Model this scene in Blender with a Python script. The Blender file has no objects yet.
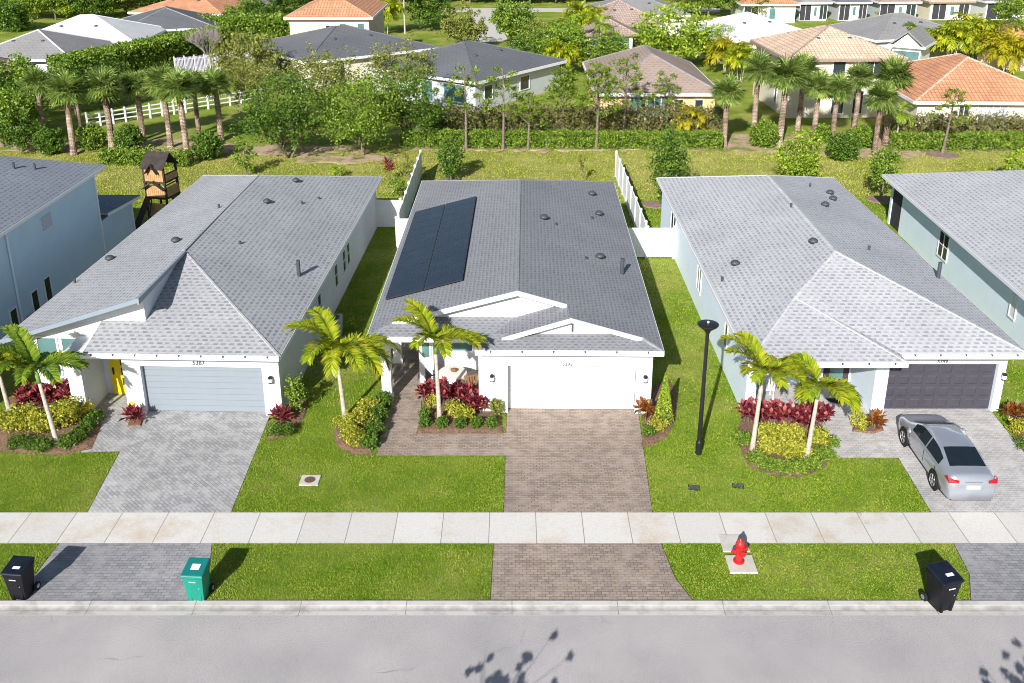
import bpy, math, random
import numpy as np
from mathutils import Vector
D = bpy.data
SC = bpy.context.scene
COL = SC.collection
R = math.radians
rnd = random.Random(7)
nr = np.random.default_rng(11)

# ------------------------------------------------------------------ camera
CH = 19.5; F = 973.0; CY = 245.0; TH = R(20.15)
cam = D.cameras.new("camera"); camo = D.objects.new("camera", cam); COL.objects.link(camo)
camo.location = (0, 0, CH); camo.rotation_euler = (math.pi/2 - TH, 0, 0)
cam.sensor_width = 36; cam.lens = F/1024*36; cam.shift_y = -(341.5-CY)/1024
cam.clip_end = 3000; cam.clip_start = 0.5
SC.camera = camo
ST, CT = math.sin(TH), math.cos(TH)
def G(px, py, z=0.0):
    """point of the world at height z that the photograph shows at this pixel"""
    v = py-CY; k = (CH-z)/(F*ST+v*CT)
    return Vector(((px-512)*k, k*(F*CT-v*ST), z))
def hit(px, py, fn, z=4.0):
    for _ in range(40):
        p = G(px, py, z); z = 0.5*z+0.5*fn(p.x, p.y)
    return G(px, py, z)

# ------------------------------------------------------------------ materials
def mat(name, rough=0.6, spec=0.3, metal=0.0):
    m = D.materials.new(name); m.use_nodes = True
    b = m.node_tree.nodes["Principled BSDF"]
    b.inputs["Roughness"].default_value = rough
    b.inputs["Specular IOR Level"].default_value = spec
    b.inputs["Metallic"].default_value = metal
    return m, m.node_tree, b
def N(t, k, **kw):
    n = t.nodes.new(k)
    for a, v in kw.items(): setattr(n, a, v)
    return n
def c4(c): return (c[0], c[1], c[2], 1)
def ramp(t, src, stops, interp='LINEAR'):
    r = N(t, "ShaderNodeValToRGB"); r.color_ramp.interpolation = interp
    e = r.color_ramp.elements
    while len(e) < len(stops): e.new(0.5)
    for i, (p, c) in enumerate(stops): e[i].position = p; e[i].color = c4(c)
    t.links.new(src, r.inputs[0]); return r.outputs[0]
def noise(t, scale, detail=3, co=None, rough=0.55):
    n = N(t, "ShaderNodeTexNoise"); n.inputs["Scale"].default_value = scale
    n.inputs["Detail"].default_value = detail; n.inputs["Roughness"].default_value = rough
    if co is None:
        g = N(t, "ShaderNodeNewGeometry"); co = g.outputs["Position"]
    t.links.new(co, n.inputs["Vector"]); return n.outputs["Fac"]
def mixc(t, fac, a, b, mode='MIX'):
    m = N(t, "ShaderNodeMix", data_type='RGBA', blend_type=mode)
    if isinstance(fac, (int, float)): m.inputs[0].default_value = fac
    else: t.links.new(fac, m.inputs[0])
    for i, s in ((6, a), (7, b)):
        if isinstance(s, tuple): m.inputs[i].default_value = c4(s)
        else: t.links.new(s, m.inputs[i])
    return m.outputs[2]
def bump(t, b, h, strength=0.3, dist=0.02):
    n = N(t, "ShaderNodeBump"); n.inputs["Strength"].default_value = strength; n.inputs["Distance"].default_value = dist
    t.links.new(h, n.inputs["Height"]); t.links.new(n.outputs[0], b.inputs["Normal"])
def uvco(t, sx=1, sy=1, rot=0):
    u = N(t, "ShaderNodeUVMap"); mp = N(t, "ShaderNodeMapping")
    mp.inputs["Scale"].default_value = (sx, sy, 1); mp.inputs["Rotation"].default_value = (0, 0, rot)
    t.links.new(u.outputs[0], mp.inputs[0]); return mp.outputs[0]
def plain(name, c, rough=0.6, spec=0.3, metal=0.0, var=0.06, scale=3.0):
    m, t, b = mat(name, rough, spec, metal)
    f = noise(t, scale, 4)
    lo = tuple(x*(1-var) for x in c); hi = tuple(min(1, x*(1+var)) for x in c)
    t.links.new(ramp(t, f, [(0.3, lo), (0.7, hi)]), b.inputs["Base Color"])
    return m
def stucco(name, c, streak=0.06):
    m, t, b = mat(name, 0.85, 0.15)
    f = noise(t, 1.2, 4); base = ramp(t, f, [(0.3, tuple(x*(1-streak) for x in c)), (0.7, c)])
    t.links.new(base, b.inputs["Base Color"])
    bump(t, b, noise(t, 60, 2), 0.25, 0.01)
    return m
def brick(t, co, w, h, mortar, c1, c2, cm, bias=0.0, offset=0.5, smooth=0.1):
    k = N(t, "ShaderNodeTexBrick"); k.offset = offset
    k.inputs["Scale"].default_value = 1; k.inputs["Brick Width"].default_value = w; k.inputs["Row Height"].default_value = h
    k.inputs["Mortar Size"].default_value = mortar; k.inputs["Mortar Smooth"].default_value = smooth; k.inputs["Bias"].default_value = bias
    k.inputs["Color1"].default_value = c4(c1); k.inputs["Color2"].default_value = c4(c2); k.inputs["Mortar"].default_value = c4(cm)
    t.links.new(co, k.inputs["Vector"]); return k.outputs["Color"], k.outputs["Fac"]
def mth(t, op, a, b=None):
    n = N(t, "ShaderNodeMath", operation=op)
    for i, x in enumerate((a, b)):
        if x is None: continue
        if isinstance(x, (int, float)): n.inputs[i].default_value = x
        else: t.links.new(x, n.inputs[i])
    return n.outputs[0]
def shingle(name, light, dark, gap, per=0.31, row=0.215, duty=0.55, amount=0.74):
    """laminated shingles: staggered darker tabs on paler courses"""
    m, t, b = mat(name, 0.9, 0.12)
    sp = N(t, "ShaderNodeSeparateXYZ"); co = uvco(t); t.links.new(co, sp.inputs[0])
    v = mth(t, 'DIVIDE', sp.outputs[1], row); r_ = mth(t, 'FLOOR', v); fy = mth(t, 'FRACT', v)
    u0 = mth(t, 'DIVIDE', sp.outputs[0], per)
    jit = mth(t, 'FRACT', mth(t, 'MULTIPLY', mth(t, 'SINE', mth(t, 'MULTIPLY', r_, 12.9898)), 437.58))
    u1 = mth(t, 'ADD', mth(t, 'ADD', u0, mth(t, 'MULTIPLY', r_, 0.5)), mth(t, 'MULTIPLY', jit, 0.16))
    cell = mth(t, 'FLOOR', u1); fx = mth(t, 'FRACT', u1)
    rn = mth(t, 'FRACT', mth(t, 'ABSOLUTE', mth(t, 'MULTIPLY', mth(t, 'SINE', mth(t, 'ADD', mth(t, 'MULTIPLY', cell, 12.9898), mth(t, 'MULTIPLY', r_, 78.233))), 43758.5)))
    dx = mth(t, 'LESS_THAN', fx, mth(t, 'ADD', duty-0.12, mth(t, 'MULTIPLY', rn, 0.24)))
    dy = mth(t, 'LESS_THAN', fy, 0.52)
    tab = mth(t, 'MULTIPLY', mth(t, 'MULTIPLY', dx, dy), mth(t, 'ADD', amount-0.35, mth(t, 'MULTIPLY', rn, 0.5)))
    n2 = noise(t, 8, 3, rough=0.7)
    lt = ramp(t, n2, [(0.3, tuple(x*0.86 for x in light)), (0.7, tuple(min(1, x*1.08) for x in light))])
    col = mixc(t, tab, lt, dark)
    ln = mth(t, 'MULTIPLY', mth(t, 'LESS_THAN', fy, 0.10), 0.45)
    col = mixc(t, ln, col, gap)
    n1 = noise(t, 0.35, 4)
    col = mixc(t, 1.0, col, ramp(t, n1, [(0.3, (0.88, 0.88, 0.89)), (0.7, (1.05, 1.05, 1.05))]), 'MULTIPLY')
    t.links.new(col, b.inputs["Base Color"]); bump(t, b, tab, -0.4, 0.02)
    return m
def tileroof(name, a, b2):
    m, t, b = mat(name, 0.85, 0.15)
    col, fac = brick(t, uvco(t), 0.34, 0.4, 0.03, a, b2, tuple(x*0.55 for x in b2), 0.0, 0.0)
    n1 = noise(t, 0.5, 3)
    col = mixc(t, 1.0, col, ramp(t, n1, [(0.3, (0.85, 0.85, 0.86)), (0.7, (1.08, 1.06, 1.05))]), 'MULTIPLY')
    t.links.new(col, b.inputs["Base Color"]); bump(t, b, fac, -0.6, 0.04)
    return m
def paver(name, c1, c2, cm, patch, w=0.2, h=0.1, rot=0.0, mort=0.010):
    m, t, b = mat(name, 0.85, 0.15)
    co = uvco(t, 1, 1, rot)
    col, fac = brick(t, co, w, h, mort, c1, c2, cm, 0.0)
    n1 = noise(t, 1.6, 5, rough=0.7); n2 = noise(t, 0.3, 3)
    col = mixc(t, ramp(t, n1, [(0.45, (0, 0, 0)), (0.62, (0.65, 0.65, 0.65))]), col, patch)
    col = mixc(t, 1.0, col, ramp(t, n2, [(0.3, (0.85, 0.85, 0.85)), (0.7, (1.08, 1.07, 1.06))]), 'MULTIPLY')
    t.links.new(col, b.inputs["Base Color"]); bump(t, b, fac, -0.3, 0.008)
    return m
def leaf(name, stops, rough=0.5, trans=0.35, pos=0.5, sc=0.9, det=2):
    """leaves: each leaf keeps its own tint, some light passes through"""
    m, t, b = mat(name, rough, 0.3)
    g = N(t, "ShaderNodeNewGeometry")
    a = N(t, "ShaderNodeMath", operation='MULTIPLY_ADD'); a.inputs[1].default_value = pos
    t.links.new(noise(t, sc, det, rough=0.65), a.inputs[0])
    s = N(t, "ShaderNodeMath", operation='MULTIPLY'); s.inputs[1].default_value = 1-pos
    t.links.new(g.outputs["Random Per Island"], s.inputs[0]); t.links.new(s.outputs[0], a.inputs[2])
    n = len(stops); col = ramp(t, a.outputs[0], [(0.18+0.62*i/(n-1), c) for i, c in enumerate(stops)])
    t.links.new(col, b.inputs["Base Color"])
    tr = N(t, "ShaderNodeBsdfTranslucent"); t.links.new(col, tr.inputs[0])
    mx = N(t, "ShaderNodeMixShader"); mx.inputs[0].default_value = trans
    t.links.new(b.outputs[0], mx.inputs[1]); t.links.new(tr.outputs[0], mx.inputs[2])
    t.links.new(mx.outputs[0], t.nodes["Material Output"].inputs[0])
    return m
M = {}
M['white'] = stucco('white stucco', (0.66, 0.69, 0.735))
M['trim'] = plain('white trim', (0.80, 0.81, 0.82), 0.45, var=0.03)
M['offwhite'] = stucco('pale grey stucco', (0.55, 0.58, 0.61))
M['rake'] = plain('grey blue board paint', (0.24, 0.285, 0.34), 0.5, 0.3, var=0.03)
M['blue'] = stucco('pale blue stucco', (0.54, 0.71, 0.82))
M['paleblue'] = stucco('faint blue stucco', (0.77, 0.88, 0.98))
M['cream'] = stucco('cream stucco', (0.76, 0.70, 0.58))
M['yellowwall'] = stucco('yellow stucco', (0.72, 0.52, 0.26))
M['peach'] = stucco('peach stucco', (0.78, 0.60, 0.46))
M['greywall'] = stucco('grey stucco', (0.50, 0.51, 0.52))
M['roof_mid'] = shingle('charcoal grey shingles', (0.27, 0.277, 0.296), (0.155, 0.16, 0.178), (0.09, 0.095, 0.105), 0.26, 0.17, 0.5, 0.75)
M['roof_left'] = shingle('mid grey shingles', (0.41, 0.418, 0.432), (0.20, 0.205, 0.225), (0.15, 0.16, 0.18))
M['roof_right'] = shingle('light grey shingles', (0.49, 0.495, 0.515), (0.25, 0.255, 0.28), (0.24, 0.25, 0.27))
M['roof_blue'] = shingle('slate shingles', (0.26, 0.29, 0.33), (0.15, 0.175, 0.21), (0.09, 0.10, 0.12))
M['cap_mid'] = plain('grey ridge shingles', (0.24, 0.25, 0.27), 0.9, 0.1, var=0.2, scale=6)
M['cap_left'] = plain('pale ridge shingles', (0.38, 0.385, 0.40), 0.9, 0.1, var=0.25, scale=6)
M['cap_right'] = plain('paler ridge shingles', (0.50, 0.50, 0.52), 0.9, 0.1, var=0.25, scale=6)
M['roof_dark'] = shingle('dark slate roof', (0.15, 0.155, 0.17), (0.11, 0.115, 0.125), (0.07, 0.075, 0.08), 0.5, 0.34, 0.5, 0.6)
M['roof_grey'] = shingle('weathered grey roof', (0.29, 0.285, 0.285), (0.21, 0.205, 0.205), (0.12, 0.12, 0.12), 0.5, 0.34, 0.5, 0.6)
M['roof_brown'] = shingle('brown tile roof', (0.36, 0.28, 0.235), (0.24, 0.19, 0.16), (0.15, 0.115, 0.09), 0.5, 0.34, 0.5, 0.6)
M['roof_white'] = shingle('white tile roof', (0.66, 0.67, 0.67), (0.56, 0.57, 0.58), (0.42, 0.43, 0.44), 0.5, 0.34, 0.5, 0.6)
M['roof_tan'] = tileroof('tan tile roof', (0.78, 0.60, 0.45), (0.64, 0.47, 0.34))
M['roof_orange'] = tileroof('orange tile roof', (0.70, 0.36, 0.21), (0.56, 0.27, 0.15))
M['roof_pink'] = tileroof('pinkish tile roof', (0.48, 0.38, 0.32), (0.38, 0.29, 0.25))
M['concrete'] = plain('concrete', (0.55, 0.52, 0.47), 0.85, 0.15, var=0.12)
M['black'] = plain('black plastic', (0.008, 0.008, 0.012), 0.45, 0.25, var=0.3)
M['blackmetal'] = plain('black painted metal', (0.015, 0.015, 0.017), 0.35, 0.5, var=0.15)
M['lidblack'] = plain('black bin lid', (0.008, 0.012, 0.022), 0.4, 0.3, var=0.3)
M['green_bin'] = plain('green plastic', (0.008, 0.24, 0.17), 0.45, 0.4, var=0.08)
M['green_lid'] = plain('green lid plastic', (0.008, 0.17, 0.16), 0.45, 0.4, var=0.08)
M['rubber'] = plain('rubber', (0.02, 0.02, 0.02), 0.8, 0.2, var=0.2)
M['rim'] = plain('grey rim metal', (0.45, 0.46, 0.48), 0.35, 0.5, 0.6)
M['paint'] = plain('silver car paint', (0.40, 0.43, 0.485), 0.28, 0.6, 0.5, var=0.02); M['paint'].node_tree.nodes['Principled BSDF'].inputs['Coat Weight'].default_value = 1.0
M['chrome'] = plain('chrome', (0.7, 0.7, 0.72), 0.15, 0.5, 1.0, var=0.02)
M['tail'] = plain('red lens', (0.40, 0.006, 0.02), 0.2, 0.5, var=0.05)
M['headl'] = plain('clear lens', (0.6, 0.62, 0.65), 0.12, 0.6, var=0.05)
M['glass'] = plain('dark window glass', (0.03, 0.045, 0.05), 0.06, 0.6, var=0.25, scale=0.8)
M['glassg'] = plain('greenish window glass', (0.10, 0.20, 0.20), 0.08, 0.6, var=0.25, scale=0.8)
M['carglass'] = plain('car glass', (0.01, 0.016, 0.022), 0.05, 0.7, var=0.1)
M['screen'] = plain('dark insect screen', (0.045, 0.045, 0.055), 0.7, 0.2, var=0.15)
M['sticker'] = plain('white sticker', (0.75, 0.76, 0.78), 0.5)
M['red'] = plain('red hydrant paint', (0.50, 0.02, 0.025), 0.4, 0.4, var=0.2)
M['yellow'] = plain('yellow paint', (0.75, 0.58, 0.02), 0.5, 0.3)
M['yellowpot'] = plain('yellow glaze', (0.75, 0.52, 0.03), 0.3, 0.5)
M['gar_grey'] = plain('pale grey door paint', (0.24, 0.275, 0.315), 0.5, 0.3, var=0.02)
M['gar_dark'] = plain('dark grey door paint', (0.060, 0.057, 0.075), 0.5, 0.3, var=0.08)
M['vent'] = plain('dark vent metal', (0.06, 0.07, 0.085), 0.5, 0.4)
M['timber'] = plain('pale cedar boards', (0.48, 0.29, 0.13), 0.8, 0.2, var=0.25, scale=5)
M['darktimber'] = plain('dark stained timber', (0.05, 0.04, 0.036), 0.8, 0.2, var=0.25)
M['mulch'] = plain('brown mulch', (0.20, 0.125, 0.085), 0.95, 0.1, var=0.55, scale=14)
M['soil'] = plain('dark soil edge', (0.085, 0.06, 0.04), 0.95, 0.1, var=.4, scale=5)
M['tanmulch'] = plain('pale mulch', (0.50, 0.38, 0.27), 0.95, 0.1, var=0.35, scale=3)
m, t, b = mat('patchy tan mulch', 0.95, 0.1)
bc = ramp(t, noise(t, 7, 5, rough=0.75), [(0.3, (0.30, 0.20, 0.13)), (0.7, (0.62, 0.47, 0.34))])
t.links.new(mixc(t, ramp(t, noise(t, 0.7, 5, rough=0.7), [(0.47, (0, 0, 0)), (0.6, (0.9, 0.9, 0.9))]), bc, (0.17, 0.22, 0.03)), b.inputs['Base Color']); M['berm'] = m
M['ring'] = plain('tree ring soil', (0.26, 0.19, 0.15), 0.95, 0.1, var=0.4, scale=6)
M['numeral'] = plain('grey numerals', (0.05, 0.05, 0.055), 0.5, 0.2)
M['lid'] = plain('rusty iron', (0.14, 0.09, 0.06), 0.8, 0.2, var=0.4, scale=12)
M['solarframe'] = plain('solar frame', (0.03, 0.035, 0.045), 0.35, 0.5)
M['bark'] = plain('grey brown bark', (0.20, 0.16, 0.125), 0.9, 0.1, var=0.35, scale=8)
M['palebark'] = plain('pale palm bark', (0.47, 0.42, 0.36), 0.85, 0.1, var=0.28, scale=9)
M['bare'] = plain('bare grey twigs', (0.33, 0.29, 0.28), 0.9, 0.1, var=0.2)
M['barebrown'] = plain('bare brown twigs', (0.30, 0.225, 0.18), 0.9, 0.1, var=0.2)
M['shaft'] = plain('green crownshaft', (0.20, 0.33, 0.07), 0.45, 0.3, var=0.15)
M['cloth'] = plain('white cloth', (0.75, 0.72, 0.68), 0.8)
M['wood'] = plain('brown wood', (0.24, 0.13, 0.06), 0.6)
M['purple'] = plain('lilac vinyl', (0.66, 0.64, 0.80), 0.5)
M['teal'] = plain('teal tank', (0.01, 0.35, 0.30), 0.4)
# sabal palm bark: old leaf bases
m, t, b = mat('sabal bark', 0.95, 0.1)
col, fac = brick(t, uvco(t), 0.13, 0.11, 0.02, (0.66, 0.57, 0.48), (0.42, 0.32, 0.25), (0.18, 0.13, 0.10))
t.links.new(mixc(t, 1.0, col, ramp(t, noise(t, 1.1, 3), [(0.35, (0.45, 0.38, 0.33)), (0.7, (1.25, 1.22, 1.2))]), 'MULTIPLY'), b.inputs["Base Color"])
bump(t, b, fac, -0.8, 0.05); M['sabalbark'] = m
# solar cells
m, t, b = mat('solar cells', 0.22, 0.28)
col, fac = brick(t, uvco(t), 0.165, 0.165, 0.006, (0.008, 0.014, 0.028), (0.011, 0.019, 0.036), (0.03, 0.038, 0.05), 0, 0.0)
t.links.new(mixc(t, ramp(t, noise(t, 1.3, 4), [(0.45, (0, 0, 0)), (0.75, (0.2, 0.2, 0.2))]), col, (0.05, 0.065, 0.09)), b.inputs["Base Color"]); M['solar'] = m
# pavers
M['pav_grey'] = paver('grey pavers', (0.44, 0.44, 0.445), (0.31, 0.315, 0.325), (0.20, 0.20, 0.20), (0.52, 0.51, 0.50), 0.24, 0.12, R(45))
M['pav_greyb'] = paver('grey apron pavers', (0.34, 0.34, 0.36), (0.24, 0.245, 0.26), (0.16, 0.16, 0.16), (0.38, 0.37, 0.37), 0.24, 0.12)
M['pav_tan'] = paver('brown pavers', (0.41, 0.32, 0.255), (0.26, 0.215, 0.19), (0.15, 0.13, 0.11), (0.41, 0.345, 0.295), 0.22, 0.11)
M['pav_light'] = paver('pale pavers', (0.56, 0.54, 0.535), (0.43, 0.42, 0.425), (0.28, 0.27, 0.27), (0.60, 0.58, 0.565), 0.24, 0.12)
# sidewalk: 5 ft slabs with stains
m, t, b = mat('sidewalk concrete', 0.85, 0.15)
mp = N(t, "ShaderNodeMapping"); mp.inputs["Location"].default_value = (0.74, 1.0, 0); u = N(t, "ShaderNodeUVMap"); t.links.new(u.outputs[0], mp.inputs[0])
col, fac = brick(t, mp.outputs[0], 1.524, 60, 0.014, (0.67, 0.65, 0.615), (0.60, 0.58, 0.545), (0.30, 0.27, 0.24), 0, 0.0)
st1 = ramp(t, noise(t, 0.55, 5, rough=0.7), [(0.50, (0, 0, 0)), (0.70, (0.55, 0.55, 0.55))])
col = mixc(t, st1, col, (0.50, 0.37, 0.23))
st2 = ramp(t, noise(t, 0.23, 6, rough=0.75), [(0.63, (0, 0, 0)), (0.68, (0.7, 0.7, 0.7))])
col = mixc(t, st2, col, (0.20, 0.18, 0.17))
col = mixc(t, 1.0, col, ramp(t, noise(t, 12, 3), [(0.3, (0.92, 0.92, 0.92)), (0.7, (1.05, 1.05, 1.05))]), 'MULTIPLY')
t.links.new(col, b.inputs["Base Color"]); bump(t, b, fac, -0.5, 0.01); M['sidewalk'] = m
# curb
m, t, b = mat('kerb concrete', 0.85, 0.15)
col, fac = brick(t, uvco(t), 3.05, 60, 0.012, (0.58, 0.56, 0.53), (0.50, 0.485, 0.46), (0.25, 0.24, 0.22), 0, 0.0)
col = mixc(t, ramp(t, noise(t, 0.7, 6, rough=0.75), [(0.5, (0, 0, 0)), (0.68, (0.75, 0.75, 0.75))]), col, (0.27, 0.25, 0.235))
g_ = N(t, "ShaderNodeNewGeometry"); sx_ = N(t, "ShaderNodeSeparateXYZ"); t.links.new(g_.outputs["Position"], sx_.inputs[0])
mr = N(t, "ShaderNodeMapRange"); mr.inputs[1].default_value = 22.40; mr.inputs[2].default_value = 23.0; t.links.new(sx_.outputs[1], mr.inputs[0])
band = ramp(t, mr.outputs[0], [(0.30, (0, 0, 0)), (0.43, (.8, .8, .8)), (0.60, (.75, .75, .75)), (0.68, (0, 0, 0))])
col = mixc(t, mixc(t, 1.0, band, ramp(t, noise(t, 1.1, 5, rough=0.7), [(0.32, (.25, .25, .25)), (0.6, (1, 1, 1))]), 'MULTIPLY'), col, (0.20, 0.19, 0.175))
col = mixc(t, ramp(t, noise(t, 0.33, 5, rough=0.75), [(0.66, (0, 0, 0)), (0.70, (.7, .7, .7))]), col, (0.34, 0.21, 0.10))
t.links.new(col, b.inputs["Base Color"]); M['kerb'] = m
# asphalt
m, t, b = mat('asphalt', 0.9, 0.12)
col = ramp(t, noise(t, 28, 3, rough=0.8), [(0.3, (0.28, 0.266, 0.268)), (0.7, (0.55, 0.524, 0.523))])
col = mixc(t, 1.0, col, ramp(t, noise(t, 0.4, 4), [(0.3, (0.87, 0.87, 0.87)), (0.7, (1.09, 1.08, 1.07))]), 'MULTIPLY')
vo = N(t, "ShaderNodeTexVoronoi", feature='DISTANCE_TO_EDGE'); vo.inputs["Scale"].default_value = 0.28
g = N(t, "ShaderNodeNewGeometry"); ad = N(t, "ShaderNodeVectorMath", operation='ADD'); nz = N(t, "ShaderNodeTexNoise"); nz.inputs["Scale"].default_value = 1.5
t.links.new(g.outputs["Position"], nz.inputs["Vector"]); t.links.new(g.outputs["Position"], ad.inputs[0]); t.links.new(nz.outputs["Color"], ad.inputs[1]); t.links.new(ad.outputs[0], vo.inputs["Vector"])
cr = ramp(t, vo.outputs["Distance"], [(0.0, (0.6, 0.6, 0.6)), (0.006, (0, 0, 0))])
brk = ramp(t, noise(t, 0.5, 2), [(0.55, (0, 0, 0)), (0.6, (1, 1, 1))])
col = mixc(t, mixc(t, 1.0, cr, brk, 'MULTIPLY'), col, (0.16, 0.15, 0.15))
t.links.new(col, b.inputs["Base Color"]); bump(t, b, noise(t, 60, 2), 0.3, 0.01); M['asphalt'] = m
# lawn soil / turf and blades
def turf(name, cols, s=1.0):
    m, t, b = mat(name, 0.9, 0.1)
    n = ramp(t, noise(t, 5*s, 6, rough=0.8), [(0.28, cols[0]), (0.5, cols[1]), (0.72, cols[2])])
    n = mixc(t, ramp(t, noise(t, 0.30*s, 5, rough=0.65), [(0.42, (0, 0, 0)), (0.66, (0.8, 0.8, 0.8))]), n, cols[3])
    n = mixc(t, ramp(t, noise(t, 2.2*s, 5, rough=0.75), [(0.55, (0, 0, 0)), (0.75, (0.6, 0.6, 0.6))]), n, tuple(x*0.45 for x in cols[1]))
    t.links.new(n, b.inputs["Base Color"]); bump(t, b, noise(t, 14*s, 5, rough=0.8), 0.9, 0.12); return m
M['turf'] = turf('lawn turf', [(0.08, 0.15, 0.010), (0.18, 0.28, 0.022), (0.33, 0.40, 0.05), (0.46, 0.42, 0.13)])
M['turf_dry'] = turf('dry rear turf', [(0.14, 0.16, 0.03), (0.28, 0.31, 0.06), (0.44, 0.44, 0.12), (0.56, 0.47, 0.22)], .8)
M['blade_dry'] = leaf('dry grass blades', [(0.13, 0.19, 0.02), (0.30, 0.36, 0.04), (0.48, 0.50, 0.09), (0.70, 0.60, 0.24)], .55, .35, .65, .5, 5)
M['blade'] = leaf('grass blades', [(0.08, 0.18, 0.010), (0.18, 0.335, 0.018), (0.34, 0.46, 0.04), (0.62, 0.55, 0.15)], 0.55, 0.35, 0.62, 0.75, 5)
# leaves
M['lf_sabal'] = leaf('sabal fronds', [(0.09, 0.16, 0.03), (0.22, 0.33, 0.07), (0.46, 0.56, 0.15)], 0.4, 0.35, 0.3)
M['lf_palm'] = leaf('yellow green fronds', [(0.16, 0.27, 0.014), (0.38, 0.48, 0.022), (0.70, 0.62, 0.05)], 0.4, 0.4, 0.35)
M['lf_palmg'] = leaf('green fronds', [(0.12, 0.24, 0.025), (0.25, 0.40, 0.035), (0.46, 0.52, 0.06)], 0.4, 0.45, 0.4)
M['lf_deep'] = leaf('deep green leaves', [(0.03, 0.07, 0.010), (0.085, 0.17, 0.018), (0.20, 0.32, 0.04)], 0.45, 0.2, 0.45)
M['lf_mid'] = leaf('mid green leaves', [(0.05, 0.11, 0.012), (0.15, 0.25, 0.022), (0.34, 0.46, 0.06)], 0.5, 0.2, 0.45)
M['lf_lime'] = leaf('lime leaves', [(0.10, 0.19, 0.012), (0.25, 0.37, 0.025), (0.46, 0.55, 0.06)], 0.5, 0.2, 0.45)
M['lf_olive'] = leaf('olive leaves', [(0.11, 0.14, 0.025), (0.21, 0.24, 0.045), (0.36, 0.37, 0.09)], 0.55, 0.2, 0.45)
M['lf_yellow'] = leaf('golden leaves', [(0.16, 0.22, 0.012), (0.46, 0.47, 0.04), (0.72, 0.66, 0.14)], 0.5, 0.4, 0.3)
M['lf_gold'] = leaf('golden palm fronds', [(0.26, 0.30, 0.012), (0.48, 0.44, 0.02), (0.62, 0.50, 0.03)], 0.5, 0.4, 0.3)
M['lf_red'] = leaf('burgundy leaves', [(0.08, 0.010, 0.022), (0.27, 0.03, 0.05), (0.50, 0.14, 0.12)], 0.35, 0.3, 0.25)
M['lf_orange'] = leaf('red green croton leaves', [(0.10, 0.10, 0.015), (0.32, 0.07, 0.02), (0.48, 0.17, 0.03)], 0.35, 0.3, 0.2)
M['lf_brown'] = leaf('brownish hedge leaves', [(0.08, 0.11, 0.025), (0.18, 0.19, 0.06), (0.34, 0.25, 0.12)], 0.6, 0.25, 0.6)
M['lf_pine'] = leaf('pine needles', [(0.09, 0.16, 0.015), (0.18, 0.28, 0.025), (0.30, 0.40, 0.05)], 0.5, 0.3, 0.4)

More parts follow.
